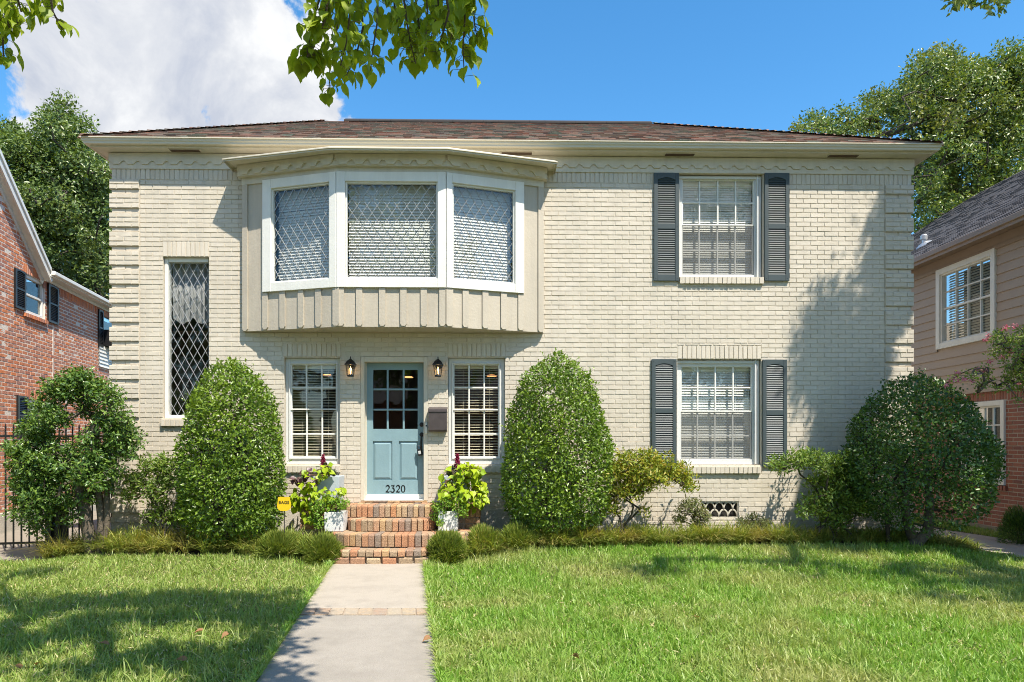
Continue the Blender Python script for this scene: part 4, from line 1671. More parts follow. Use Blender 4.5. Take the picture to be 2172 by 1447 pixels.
# ================================================================== PLANTERS AND POT PLANTS
def planter(fr_px, Y, zbase, dep, mt, label, top=None, taper=.9):
    x0, x1 = at(fr_px[0], fr_px[3], Y)[0], at(fr_px[1], fr_px[3], Y)[0]
    z1 = at((fr_px[0] + fr_px[1]) / 2, fr_px[2], Y)[2]
    cx, w = (x0 + x1) / 2, (x1 - x0) / 2
    root = thing('planter', (cx, Y + dep / 2, zbase), label, 'planter', 'square planters on the front steps')
    m = MB()
    yc = Y + dep / 2
    h = dep / 2
    rings = []
    for sc, z in ((taper, zbase + .002), (1.0, z1), (1.0 - .014 / w, z1), (.95 - .014 / w, z1 - .06)):
        rings.append([(cx - w * sc, yc - h * sc, z), (cx + w * sc, yc - h * sc, z), (cx + w * sc, yc + h * sc, z), (cx - w * sc, yc + h * sc, z)])
    P = [p for r in rings for p in r]
    Fc = [(3, 2, 1, 0)]
    for i in range(3):
        for k in range(4):
            Fc.append((i * 4 + k, i * 4 + (k + 1) % 4, i * 4 + 4 + (k + 1) % 4, i * 4 + 4 + k))
    m.add(P, Fc)
    m.build('box', MT[mt], root, bevel=.004)
    m = MB()
    m.quad((cx - w * .9, yc - h * .9, z1 - .03), (cx + w * .9, yc - h * .9, z1 - .03), (cx + w * .9, yc + h * .9, z1 - .03), (cx - w * .9, yc + h * .9, z1 - .03))
    m.build('soil', MT['mulch'], root)
    return np.array([cx, yc, z1])


T_l = planter((664, 719, 1011, 1062), 9.88, zL, .36, 'planterg', 'tall blue grey planter left of the door holding a red plume and chartreuse vine')
T_r = planter((936, 996, 1011, 1062), 9.88, zL, .36, 'planterg', 'tall blue grey planter right of the door almost hidden by chartreuse vine')
S_l = planter((687.5, 728.5, 1087, 1126), 9.56, z3, .26, 'planter', 'short whitewashed planter on the left end of the third step', taper=.97)
S_r = planter((929, 970.5, 1085, 1124), 9.58, z3, .26, 'planter', 'short whitewashed planter on the right end of the third step', taper=1.0)


def vine(label, blobs, Y, spread, root_pt, n_per, size):
    T = px_points(blobs, Y, spread, n_per=n_per)
    root = thing('sweet_potato_vine', root_pt, label, 'potted plant')
    segs = grow([root_pt - UP * .03, root_pt + UP * .05], T, .15, .003, .3)
    branch_mesh(segs, 5).build('stem', MT['twig'], root)
    n = len(T)
    ctr = T.mean(axis=0)
    O = nz(T - ctr)
    Nn = UP * .55 + np.array([.1, -1, 0]) * .7 + O * .5 + unit_rand(n) * .6
    D = -UP * .8 + O * .6 + unit_rand(n) * .6
    L = size * RNG.uniform(.6, 1.3, n)
    V, F = leaf_arrays(T, D, Nn, L, L * .95, 'heart', .14)
    npmesh('foliage', V, F, LM['vine'], root)
    return root


vine('loose chartreuse sweet potato vine spilling from the tall left planter', [(690, 1000, 16), (668, 1018, 26), (650, 1045, 26), (672, 1060, 30), (640, 1068, 18), (700, 1055, 18), (655, 1085, 18), (630, 1055, 10), (722, 1040, 6)],
     9.78, .08, T_l + np.array([0, 0, 0.0]), 26, .088)
vine('full round chartreuse sweet potato vine hiding the tall right planter', [(985, 1000, 20), (1005, 1002, 18), (960, 1020, 26), (990, 1030, 32), (1012, 1035, 22), (965, 1050, 24), (1000, 1058, 22), (945, 1045, 10), (1018, 1058, 12)],
     9.74, .11, T_r, 40, .09)


def plume(label, px, pyb, pyt, Y, base, n=1):
    root = thing('plume_flower', base, label, 'flower')
    b, t = at(px, pyb, Y), at(px, pyt, Y)
    m = MB()
    m.tube([base - UP * .03, (base + b) / 2 + np.array([.01, 0, .02]), b, t], [.006, .006, .005, .003], 6)
    m.build('stem', MT['twig'], root)
    k = 420
    f = RNG.random(k)
    P = b[None] + (t - b)[None] * f[:, None]
    r = .046 * (1 - f) ** .75 + .004
    P = P + unit_rand(k) * (r * np.sqrt(RNG.random(k)))[:, None]
    V, F = leaf_arrays(P, unit_rand(k) + UP * .6, unit_rand(k), .028, .016)
    npmesh('plume', V, F, LM['flower'], root)
    k = 70
    P = base[None] + (b - base)[None] * RNG.random(k)[:, None] + unit_rand(k) * .07
    V, F = leaf_arrays(P, unit_rand(k) + np.array([0, 0, .2]), unit_rand(k) + UP, .08, .03, 'ovate')
    npmesh('leaves', V, F, LM['spike'], root)
    return root


plume('dark red plume flower in the tall planter beside the left window', 685.5, 993, 966, 9.95, T_l)
plume('magenta plume flower rising behind the full chartreuse vine', 970, 988, 965, 9.95, T_r)


def strappy(name, label, cat, root_pt, n, L, mt, wid=.008, lean=.7, part='leaves'):
    root = thing(name, root_pt, label, cat)
    arr = []
    for k in range(n):
        a = RNG.random() * 2 * math.pi
        ln = L * RNG.uniform(.6, 1.2)
        e = np.array([math.cos(a), math.sin(a), 0]) * RNG.uniform(.2, 1) * lean
        s = nz(np.cross(e + 1e-3, UP))
        V = []
        for t in np.linspace(0, 1, 7):
            p = root_pt + e * ln * t + UP * ln * (t * 1.05 - .9 * t * t * RNG.uniform(.5, 1))
            w = wid * (1 - t) ** .6
            V += [p - s * w, p + s * w]
        V = np.array(V)
        F = np.array([(2 * i, 2 * i + 1, 2 * i + 3) for i in range(6)] + [(2 * i, 2 * i + 3, 2 * i + 2) for i in range(6)])
        arr.append((V, F))
    V, F = join(arr)
    npmesh(part, V, F, LM[mt], root)
    return root


strappy('spider_plant', 'dark strappy grass clump in the tall left planter', 'potted plant', T_l + np.array([.08, -.05, -.02]), 46, .24, 'spike')
strappy('spider_plant', 'dark arching grass clump behind the chartreuse vine on the right', 'potted plant', T_r + np.array([-.10, -.05, -.02]), 46, .26, 'spike')
strappy('spider_plant', 'thin purple grass blades standing above the vine on the right', 'potted plant', T_r + np.array([.05, .05, -.02]), 18, .34, 'spike', .006)
T = px_points([(632, 1012, 9), (645, 1010, 9), (625, 1022, 7), (653, 1004, 6)], 9.8, .04, n_per=6)
root = thing('purple_vine', T_l + np.array([-.05, 0, 0]), 'dark purple sweet potato leaves at the back of the left planter', 'potted plant')
branch_mesh(grow([T_l - UP * .03, T_l + UP * .04], T, .15, .003, .3), 5).build('stem', MT['twig'], root)
V, F = leaf_arrays(T, unit_rand(len(T)) - UP * .8, unit_rand(len(T)) * .5 + np.array([.1, -1, .6]), .085, .078, 'heart', .12)
npmesh('leaves', V, F, LM['purple'], root)
for lab, blobs, S in (('small bright green trailing plant in the short left planter', [(705, 1075, 20), (690, 1062, 22), (718, 1062, 16), (672, 1098, 14), (680, 1080, 16), (725, 1070, 8), (670, 1075, 14), (676, 1112, 6)], S_l),
                      ('small bright green trailing plant in the short right planter', [(945, 1072, 20), (925, 1075, 12), (960, 1065, 18), (940, 1085, 14), (975, 1080, 12), (985, 1085, 8), (922, 1092, 6), (934, 1108, 4)], S_r)):
    T = px_points(blobs, 9.62, .07, n_per=11)
    plant('trailing_plant', lab, 'potted plant', S, [S - UP * .04, S + UP * .02], T, 'trail', .055, 14, .034, .6, 'simple', 'twig', .0016, .4, 'stem', 'foliage', jit=.2)

# ================================================================== SHRUBS
egg = [(.10, .34), (.22, .55), (.48, .70), (.85, .74), (1.2, .735), (1.6, .69), (2.0, .58), (2.3, .43), (2.5, .25), (2.6, .06)]


def scaled(prof, h, r):
    H = prof[-1][0]
    Rm = max(p[1] for p in prof)
    return [(p[0] * h / H, p[1] * r / Rm) for p in prof]


def stems_at(c, n, spread, h):
    out = []
    for k in range(n):
        a = RNG.random() * 2 * math.pi
        b = np.array(c) + np.array([math.cos(a), math.sin(a), 0]) * spread * .5
        out.append([b - UP * .05, b + np.array([math.cos(a), math.sin(a), 0]) * spread + UP * h * .5, b + np.array([math.cos(a), math.sin(a), 0]) * spread * 1.6 + UP * h])
    return out


c1 = np.array([at(492, 1100, 9.62)[0], 9.62, .10])
dome_shrub('clipped_shrub', 'tall clipped egg shaped green shrub beside the diamond pane window', 'shrub', c1, scaled(egg, at(492, 758, 9.62)[2] - .10, .72), 23000, 'box', .054, .54,
           stems_at(c1, 4, .1, .6), group='clipped shrubs flanking the front door', depth=.2, amp=.085, ysc=.78, keep=lambda P: RNG.random(len(P)) < np.clip(.92 - .6 * lump(P * 1.7 + 2.0), .4, 1))
c2 = np.array([at(1182, 1100, 9.6)[0], 9.6, .2])
dome_shrub('clipped_shrub', 'tall clipped egg shaped green shrub right of the front door', 'shrub', c2, scaled(egg, at(1182, 748, 9.6)[2] - .2, .77), 25000, 'box', .052, .54,
           stems_at(c2, 4, .1, .6), group='clipped shrubs flanking the front door', depth=.2, amp=.085, ysc=.76, keep=lambda P: RNG.random(len(P)) < np.clip(.92 - .6 * lump(P * 1.7 + 5.0), .4, 1))

# round dark shrub on the right, on a leaning trunk
c3 = np.array([at(1948, 1130, 9.4)[0], 9.4, .08])
rnd = [(.22, .30), (.45, .64), (.75, .88), (1.1, .98), (1.45, .96), (1.78, .80), (2.1, .60), (2.35, .36), (2.5, .08)]
gaps = lambda P: (RNG.random(len(P)) < np.clip(.12 + (P[:, 2] - c3[2]) * .72 - .45 * lump(P, 1.3), .05, 1))
dome_shrub('round_shrub', 'broad dark green ball shaped shrub on bent trunk at the right house corner', 'shrub', c3, scaled(rnd, at(1948, 786, 9.4)[2] - .08, .98), 24000, 'darkbox', .052, .55,
           [[c3 + np.array([-.08, 0, -.1]), c3 + np.array([.05, -.02, .25]), c3 + np.array([.15, 0, .6])],
            [c3 + np.array([-.02, 0, -.1]), c3 + np.array([-.15, .05, .4]), c3 + np.array([-.2, .05, .9])],
            [c3 + np.array([-.35, .1, -.1]), c3 + np.array([-.38, .1, .4]), c3 + np.array([-.4, .1, .9])],
            [c3 + np.array([-.0, 0, -.05]), c3 + np.array([.3, -.1, .02]), c3 + np.array([.6, -.1, .18])]],
           keep=gaps, amp=.10, depth=.22)
m = MB()
m.tube([c3 + np.array([-.14, 0, -.12]), c3 + np.array([-.06, -.02, .12]), c3 + np.array([.12, -.03, .3]), c3 + np.array([.16, 0, .7]), c3 + np.array([.1, 0, 1.3])], [.11, .085, .07, .055, .03], 9)
m.tube([c3 + np.array([-.03, 0, .05]), c3 + np.array([-.14, .03, .5]), c3 + np.array([-.2, .05, 1.2])], [.06, .045, .03], 8)
o = m.build('trunk', MT['bark'], None, smooth=True)
o.parent = [q for q in bpy.data.objects if q.type == 'EMPTY' and q.name.startswith('round_shrub')][0]
o.matrix_parent_inverse = Matrix.Translation(-Vector(o.parent.location))

# arching shrub by the gate
arch_blobs = [(150, 805, 22), (185, 808, 22), (120, 830, 22), (215, 830, 22), (95, 865, 24), (240, 855, 20), (150, 835, 18), (185, 845, 16), (70, 905, 24), (258, 885, 14), (45, 950, 22), (90, 920, 22),
              (255, 920, 20), (60, 1000, 34), (45, 1040, 22), (100, 985, 26), (265, 960, 14), (120, 1020, 30), (75, 1060, 26), (215, 960, 22), (230, 915, 16), (165, 1000, 24), (205, 1010, 24), (235, 995, 20),
              (115, 1065, 20), (60, 1100, 16), (150, 1060, 18), (190, 1045, 14), (285, 945, 8), (290, 925, 6), (80, 1125, 9), (205, 880, 12), (155, 960, 16), (190, 930, 14), (225, 1030, 10), (125, 895, 18), (110, 940, 18), (215, 890, 14), (240, 940, 14), (140, 985, 16), (185, 975, 16), (60, 960, 20), (150, 1090, 12), (100, 1100, 12), (175, 870, 8), (40, 1080, 14)]
T = px_points(arch_blobs, 9.5, .16, dens=.026)
ab = gp(203, 1150, .05)
ab = np.array([at(203, 1140, 9.5)[0], 9.5, .03])
plant('arched_shrub', 'dark green shrub trained into a loose arch beside the iron gate', 'shrub', ab,
      [[ab + np.array([-.03, 0, -.05]), ab + np.array([-.12, 0, .45]), at(165, 1010, 9.5), at(120, 960, 9.5)],
       [ab + np.array([.05, 0, -.05]), ab + np.array([.06, .03, .5]), at(205, 1000, 9.52), at(200, 900, 9.5)],
       [ab + np.array([.1, 0, -.05]), ab + np.array([.14, .03, .5]), at(225, 990, 9.52), at(245, 900, 9.5)]],
      T, 'arch', .13, 62, .056, .5, 'simple', 'bark', .0036, .5, 'trunk', 'crown', jit=.15)

# azaleas and small shrubs
def azalea(label, blobs, Y, spread, base_px, lm, dens, rad, n_per, size, nst=8, rtip=.0022, name='azalea_shrub'):
    T = px_points(blobs, Y, spread, dens=dens)
    b = np.array([at(base_px, 1110, Y)[0], Y, 0])
    b[2] = float(gh(b[0], Y))
    st = []
    for k in range(nst):
        e = RNG.normal(0, .06, 2)
        tgt = T[RNG.integers(len(T))]
        st.append([b + np.array([e[0], e[1], -.04]), b + np.array([e[0] * 2, e[1] * 2, .12]), b * .65 + tgt * .35 + np.array([0, 0, .03])])
    return plant(name, label, 'shrub', b, st, T, lm, rad, n_per, size, .36, 'simple', 'barkd', rtip, .5, 'stem', 'foliage', jit=.22, up=.7, droop=-.35, rmax=.013)


azalea('yellow green azalea with bare forked stems under the lower shuttered window', [(1330, 985, 24), (1370, 985, 28), (1410, 992, 26), (1440, 1005, 20), (1460, 1025, 14), (1325, 1015, 26), (1370, 1015, 24), (1400, 1015, 18), (1310, 1045, 18), (1345, 1040, 14), (1300, 1000, 14), (1300, 1075, 12), (1365, 1085, 6)],
       9.62, .16, 1310, 'azalea', .050, .11, 30, .064)
azalea('sparse leggy azalea below the tall diamond pane window', [(310, 990, 18), (335, 985, 18), (360, 990, 18), (300, 1020, 18), (345, 1020, 18), (280, 1045, 18), (325, 1050, 18), (370, 1025, 14), (340, 1085, 16), (365, 1100, 14), (315, 1100, 10), (275, 1015, 12), (390, 1110, 12), (355, 1065, 10)],
       9.75, .15, 350, 'azgreen', .044, .11, 24, .062)
azalea('green azalea with one bare leaning limb beside the round dark shrub', [(1655, 985, 16), (1690, 980, 18), (1720, 975, 18), (1755, 985, 24), (1790, 995, 26), (1820, 1015, 24), (1770, 1030, 26), (1730, 1020, 14), (1800, 1060, 28), (1750, 1070, 24), (1720, 1060, 14), (1830, 1075, 20), (1770, 1105, 22), (1705, 1085, 10)],
       9.65, .17, 1750, 'azgreen', .050, .12, 30, .064)
azalea('pale dusty low shrub in front of the white crawl vent', [(1450, 1080, 14), (1470, 1075, 16), (1490, 1090, 16), (1440, 1100, 12), (1480, 1108, 16), (1465, 1060, 8)], 9.8, .08, 1468, 'pale', .06, .065, 34, .040, name='low_shrub')
azalea('small bronze tinted low shrub right of the crawl vent', [(1585, 1100, 12), (1605, 1105, 14), (1622, 1112, 10), (1575, 1118, 10), (1600, 1120, 12)], 9.8, .08, 1600, 'pale', .06, .065, 34, .040, name='low_shrub')


def tuft_ball(label, px, py, Y, rx, rz, n, lm='fern', name='feathery_shrub', ln=.075, zc=None):
    c = at(px, py, Y)
    base = np.array([c[0], Y, max(0, float(gh(c[0], Y)))])
    root = thing(name, base, label, 'shrub')
    m = MB()
    o = unit_rand(n)
    o[:, 2] = np.abs(o[:, 2]) * 1.1 - .25
    o = nz(o)
    rr = RNG.random(n) ** .33
    S = np.array([rx, rx * .9, rz])
    kk = RNG.integers(0, 16, n)                 # made of a dozen or so shaggy sprays
    sp = nz(RNG.normal(size=(16, 3)) + UP * .7) * RNG.uniform(.45, 1.0, (16, 1))
    P = base + UP * rz * .25 + (sp[kk] * .75 + o * rr[:, None] * .5) * S
    D = o * .6 + sp[kk] + UP * .5 + unit_rand(n) * .5
    V, F = leaf_arrays(P, D, unit_rand(n) + UP * .3, ln * RNG.uniform(.6, 1.4, n), ln * .16, 'simple', .1)
    npmesh('foliage', V, F, LM[lm], root)
    for k in range(14):
        e = nz(o[k] + UP * .4) * np.array([rx, rx, rz]) * .8
        m.tube([base - UP * .02, base + e * .5 + UP * .03, base + e + UP * rz * .2], [.005, .004, .002], 5)
    m.build('stem', MT['barkd'], root)
    return root


tuft_ball('feathery yellow green shrub beside the left end of the brick steps', 680, 1160, 9.15, .27, .30, 9000)
tuft_ball('feathery olive shrub against the right end of the lowest step', 945, 1165, 9.1, .26, .30, 9000)
tuft_ball('low olive mound of fine leaves below the right sweet potato vine', 1098, 1150, 9.3, .25, .24, 7000)
tuft_ball('low feathery clump in the bed left of the brick steps', 590, 1165, 9.2, .30, .24, 6000)
tuft_ball('low straw tinted clump between the two olive mounds', 1025, 1145, 9.45, .24, .24, 6000, 'mondo', 'grassy_clump', .09)
tuft_ball('small clipped green ball shrub at the right edge against the brick neighbour', 2165, 1085, 10.6, .34, .42, 9000, 'darkbox', 'ball_shrub', .05)

# liriope border: one mass of long arching blades
def blades(P, ln, wid, lean, seg=3, lean_dir=None, curl=1.0, E=None):
    n = len(P)
    a = RNG.random(n) * 2 * math.pi
    E = nz(E) if E is not None else np.stack([np.cos(a), np.sin(a), np.zeros(n)], axis=1)
    if lean_dir is not None:
        E = nz(E + np.asarray(lean_dir) * RNG.random(n)[:, None] * 1.6)
    S = np.cross(E, UP)
    tw = RNG.normal(0, .5, n)[:, None]
    S = nz(S * np.cos(tw) + E * np.sin(tw))
    L = np.broadcast_to(ln, (n, 1)) * RNG.uniform(.55, 1.25, n)[:, None]
    b = lean * RNG.uniform(.3, 1.2, n)[:, None]
    W = wid * RNG.uniform(.7, 1.3, n)[:, None]
    V = []
    ts = np.linspace(0, 1, seg + 1)
    for t in ts[:-1]:
        p = P + E * L * b * t ** 1.6 + UP * L * (t - curl * .45 * b * t * t)
        w = W * (1 - .35 * t)
        V += [p - S * w / 2, p + S * w / 2]
    V.append(P + E * L * b + UP * L * (1 - curl * .45 * b))
    V = np.stack(V, axis=1)
    k = 2 * seg + 1
    F = []
    for i in range(seg - 1):
        F += [(2 * i, 2 * i + 1, 2 * i + 3), (2 * i, 2 * i + 3, 2 * i + 2)]
    F.append((2 * seg - 2, 2 * seg - 1, 2 * seg))
    Fa = np.asarray(F)[None] + (np.arange(n) * k)[:, None, None]
    return V.reshape(-1, 3), Fa.reshape(-1, 3)


n = 27000
x = RNG.uniform(-6.25, 7.0, n)
keepx = ((x < -2.35) | (x > -.72))
x = x[keepx]
e = edge(x)
dep = np.where(x < -2, .60, .38) * np.where(x < -5, .75, 1.0)
y = e + dep * RNG.random(len(x)) ** 1.2
dens = np.where((x > 4.0), .45, 1.0)
kp = RNG.random(len(x)) < dens * (.7 + .5 * np.sin(x * 9) * np.sin(y * 11))
x, y = x[kp], y[kp]
nc = 560                                    # separate clumps, each a fountain of blades
cx = RNG.uniform(-6.25, 7.0, nc)
cx = cx[(cx < -2.35) | (cx > -.72)]
cdep = np.where(cx < -2, .55, .34) * np.where(cx < -5, .75, 1.0)
cy = edge(cx) + .05 + cdep * RNG.random(len(cx)) ** .9
csz = RNG.uniform(.75, 1.2, len(cx)) * np.where(cx < -2, 1.12, .95) * np.where(cx > 4.2, .75, 1)
pb = 58
ii = np.repeat(np.arange(len(cx)), pb)
n = len(ii)
a = RNG.random(n) * 2 * math.pi
rr = .035 * np.sqrt(RNG.random(n))
x, y = cx[ii] + rr * np.cos(a), cy[ii] + rr * np.sin(a)
P = np.stack([x, y, gh(x, y)], axis=1)
E = np.stack([np.cos(a), np.sin(a) - .25, np.zeros(n)], axis=1)
V, F = blades(P, (.36 * csz[ii])[:, None], .0095, 1.0, 5, None, 1.35, E)
tag(npmesh('border_grass', V, F, LM['mondo']), 'border of arching straw tipped grass along the front of the bed', 'border grass', kind='stuff')

# lawn blades
def on_walk(x, y):
    t = (y - WL0[1]) / dl[1]
    xl_ = WL0[0] + dl[0] * t
    xr_ = WR0[0] + dr[0] * t
    return (x > xl_ - .005) & (x < xr_ + .005)


def lawn_pts(n, y0, y1, pw):
    y = y0 + (y1 - y0) * RNG.random(n) ** pw
    x = RNG.uniform(-1, 1, n) * (y * .85 + 1.0) + y * .02
    ok = (y < edge(x) + .03) & ~on_walk(x, y) & (x < 7.25) & ~((x < -6.3) & (y > 9.3))
    ok &= ~((np.abs(x + 1.58) < .62) & (y > 8.95))
    x, y = x[ok], y[ok]
    return np.stack([x, y, gh(x, y) - .008], axis=1)


def lawn_blades(P, h, wid=.0095):
    n = len(P)
    a = RNG.random(n) * 2 * math.pi
    E = np.stack([np.cos(a), np.sin(a), np.zeros(n)], axis=1)
    S = np.cross(E, UP)
    tw = RNG.normal(0, .8, n)[:, None]
    S = S * np.cos(tw) + E * np.sin(tw)
    L = (h * RNG.uniform(.45, 1.45, n))[:, None]
    b = RNG.uniform(.1, 1.15, n)[:, None]
    W = (wid * RNG.uniform(.6, 1.35, n))[:, None]
    V = []
    for t in (0, .45):
        p = P + E * L * b * t ** 1.5 + UP * L * (t - .42 * b * t * t)
        w_ = W * (.8 if t == 0 else 1.0)
        V += [p - S * w_ / 2, p + S * w_ / 2]
    V.append(P + E * L * b + UP * L * (1 - .5 * b))
    V = np.stack(V, axis=1)
    Fa = np.asarray([(0, 1, 3), (0, 3, 2), (2, 3, 4)])[None] + (np.arange(n) * 5)[:, None, None]
    return V.reshape(-1, 3), Fa.reshape(-1, 3)


P = lawn_pts(355000, 3.9, 9.8, 1.1)
clump = lump(P * [1, 1, 0], .8) + .8 * lump(P * [1, 1, 0] + 3.3, 2.6)
P = P[RNG.random(len(P)) < .78 + .3 * (lump(P * [1, 1, 0] + 3.3, 2.6))]
clump = 1 + .30 * lump(P * [1, 1, 0], .8) + .28 * lump(P * [1, 1, 0] + 3.3, 2.6)
right = P[:, 0] > -1.2
V, F = lawn_blades(P[right], .092 * clump[right])
tag(npmesh('lawn_grass', V, F, LM['grass']), 'lush broad bladed green lawn grass right of the front walk', 'grass', kind='stuff')
V, F = lawn_blades(P[~right], .072 * clump[~right], .0085)
tag(npmesh('lawn_grass', V, F, LM['grassdry']), 'shorter paler lawn grass left of the front walk', 'grass', kind='stuff')
x = RNG.uniform(8.35, 8.95, 9000)
y = RNG.uniform(9.2, 16, 9000)
V, F = lawn_blades(np.stack([x, y, np.zeros(9000)], axis=1), np.full(9000, .08))
tag(npmesh('side_grass', V, F, LM['grass']), 'strip of grass between the side path and the neighbouring brick wall', 'grass', kind='stuff')

t_ = RNG.random(5200) * 1.15
sd = RNG.random(5200) < .5
E_ = np.where(sd[:, None], WL0 + dl * t_[:, None], WR0 + dr * t_[:, None])
E_[:, 0] += np.where(sd, -1, 1) * np.abs(RNG.normal(0, .025, 5200))
E_[:, 2] = 0
V, F = blades(E_, .10, .0085, .9, 3, None, 1.0)
tag(npmesh('edge_grass', V, F, LM['grass']), 'longer grass blades creeping over both edges of the front walk', 'grass', kind='stuff')

P = lawn_pts(5200, 4.1, 9.6, 1.1)
V, F = blades(P, .165, .0085, .7, 3, None, 1.0)
tag(npmesh('tall_blades', V, F, LM['grass']), 'scattered taller grass blades standing above the lawn', 'grass', kind='stuff')
P = lawn_pts(22000, 4.1, 9.6, 1.1)
P = P[RNG.random(len(P)) < np.clip(.45 - .8 * lump(P * [1, 1, 0] + 3.3, 1.3), .05, 1)]
P[:, 2] += .03
a = RNG.random(len(P)) * 2 * math.pi
V, F = leaf_arrays(P, np.stack([np.cos(a), np.sin(a), RNG.normal(.25, .3, len(P))], axis=1), unit_rand(len(P)) * .5 + UP, RNG.uniform(.03, .075, len(P)), .009)
tag(npmesh('dry_thatch', V, F, LM['thatch']), 'tan dead blades and clippings lying through the lawn', 'dead grass', kind='stuff')

# fallen leaves on the lawn
for k, (px, py, where) in enumerate(((33, 1414, 'pale brown curled leaf in the near left corner of the lawn'), (75, 1407, 'dark brown leaf next to the pale one in the near left corner'), (432, 1338, 'russet curled leaf lying mid way across the left lawn'),
                                     (484, 1343, 'orange leaf lying near the dark shadow edge of the left lawn'), (395, 1400, 'tan leaf lying between shadow and walk on the left lawn'), (230, 1368, 'rust leaf in the shaded middle of the left lawn'),
                                     (1228, 1395, 'orange brown leaf in the near centre of the right lawn'), (1475, 1308, 'red brown leaf in the middle of the right lawn'), (1150, 1190, 'tan leaf near the border grass on the right lawn'), (912, 1352, 'small leaf lying along the right edge of the walk'))):
    p = gp(px, py, .05)
    m = MB()
    fr = Frame(p, nz(RNG.normal(size=3) * [1, 1, .3]), (0, 0, 1), (0, 0, 1))
    d = nz(RNG.normal(size=3) * [1, 1, .35])
    V, F = leaf_arrays(np.array([p]), np.array([d]), np.array([UP + RNG.normal(0, .4, 3)]), .075, .05, 'heart', .3)
    o = npmesh('fallen_leaf', V, F, LM['dry'], None, loc=p)
    tag(o, where, 'leaf', 'fallen leaves on the lawn')

# ================================================================== YARD SIGN
ys = gp(603, 1130, .05)
Ysg = 9.15
ysx = at(603, 1100, Ysg)
sg = thing('yard_sign', (ysx[0], Ysg, .06), 'small yellow shield shaped yard sign on a thin stake', 'yard sign')
SF = Frame((ysx[0], Ysg, 0), nz([1, -.12, 0]), (0, 0, 1), nz([-.12, -1, 0]))
s0, t0 = SF.px(588, 1083)
s1, t1 = SF.px(617.5, 1054)
w, h = (s1 - s0) / 2, t1 - t0
sc = (s0 + s1) / 2
m = MB()
shape = [(-.62, 0), (-.25, -.03), (.25, -.03), (.62, .02), (.92, .14), (1, .34), (.94, .55), (.86, .75), (.86, .96), (.5, 1.0), (0, .97), (-.5, 1.0), (-.86, .97), (-.88, .75), (-.95, .52), (-1, .3), (-.9, .12)]
m.poly(SF, [(sc + a * w, t0 + b * h) for a, b in shape], 0, .006)
pn = m.build('panel', MT['yellow'], sg)
m = MB()
m.tube([(ysx[0], Ysg + .006, -.05), (ysx[0], Ysg + .006, t0 + h * .5)], .006, 6)
m.build('stake', MT['steel'], sg)
me = text_mesh('BAGS', h * .30, SF, sc, t0 + h * .50, .009, .0006, squash=1.1)
link('lettering', me, MT['ink'], pn)

# ================================================================== IRON FENCE AND GATE
fen = thing('iron_fence', (-7, 9.95, 0), 'black iron picket fence with spear tips and gate across the driveway', 'fence')
fa, fb = gp(0, 1172, 0.0), np.array([XL - .03, 10.45, 0])
fa = fa + (fa - fb) * .12
u = nz(fb - fa)
FF = Frame(fa, u, (0, 0, 1), (u[1], -u[0], 0))
LF = np.linalg.norm(fb - fa)
ztop = 1.72
k = 0
s = .05
gate_s = FF.px(104, 1100)[0]
while s < LF:
    if abs(s - gate_s) > .07:
        m = MB()
        m.box(FF, s - .009, s + .009, .06, ztop + .06, -.009, .009)
        c = FF.pt(s, ztop + .06, 0)
        m.lathe(c, [(.009, 0), (.016, .015), (.009, .03), (.015, .05), (.0, .12)], 6)
        m.build('picket', MT['black'], fen)
    s += .102 if s < gate_s else .088
m = MB()
for z in (.13, ztop - .16, ztop - .02):
    m.box(FF, -.2, LF, z - .016, z + .016, -.013, .013)
m.build('rail', MT['black'], fen)
m = MB()
m.box(FF, gate_s - .04, gate_s + .04, 0, ztop + .15, -.04, .04)
m.lathe(FF.pt(gate_s, ztop + .15, 0), [(.06, 0), (.06, .02), (.0, .06)], 4, R(45))
m.build('gate_post', MT['black'], fen)
m = MB()
m.box(FF, gate_s - .02, gate_s + .24, .02, .66, -.06, -.02)
m.build('gate_panel', MT['black'], fen)

# ================================================================== RED BRICK NEIGHBOUR (left)
lu = nz([-.185, 1, 0])
LO = np.array([-6.52 - .185 * 8, 8, 0])
LF_ = Frame(LO, lu, (0, 0, 1), (lu[1], -lu[0], 0))
red = thing('red_brick_house', LO + lu * 5, 'red brick neighbouring house with white gable boards and black shutters', 'house')
sB0, sE = 0.0, 12.0
ez = 4.93
r0 = LF_.px(0, 394)
r1 = LF_.px(86, 585)
rs = (r1[1] - r0[1]) / (r1[0] - r0[0])
rake_z = lambda s: r1[1] + rs * (s - r1[0])
U1 = LF_.rect(49, 595, 96, 680)
U1 = (LF_.px(51, 640)[0], LF_.px(95, 660)[0], LF_.px(75, 671)[1], LF_.px(75, 590)[1])
G1 = (LF_.px(54, 880)[0], LF_.px(98, 880)[0], LF_.px(70, 960)[1], LF_.px(70, 848)[1])
U2 = (LF_.px(217, 700)[0], LF_.px(262, 700)[0], LF_.px(226, 738)[1], LF_.px(226, 668)[1])
V1 = (LF_.px(208, 760)[0], LF_.px(262, 760)[0], LF_.px(226, 782)[1], LF_.px(226, 737)[1])
m = MB()
wall_cells(m, LF_, sB0, sE, .3, ez, [U1, G1, U2], 0, .1)
sa = r1[0] - (ez - r1[1]) / rs * 0
m.add([LF_.pt(sB0, ez), LF_.pt(r1[0], ez), LF_.pt(r1[0], max(ez, r1[1])), LF_.pt(sB0, rake_z(sB0))], [(0, 1, 2, 3)])
rw = m.build('wall', MT['redmortar'], red)
m = MB()
lim = lambda a, z: (z < ez - .03) or (z < rake_z(a) - .03 and a < r1[0])
solL = [(U1[0] - .02, U1[1] + .02, U1[3], U1[3] + .19), (G1[0] - .02, G1[1] + .02, G1[3], G1[3] + .19)]
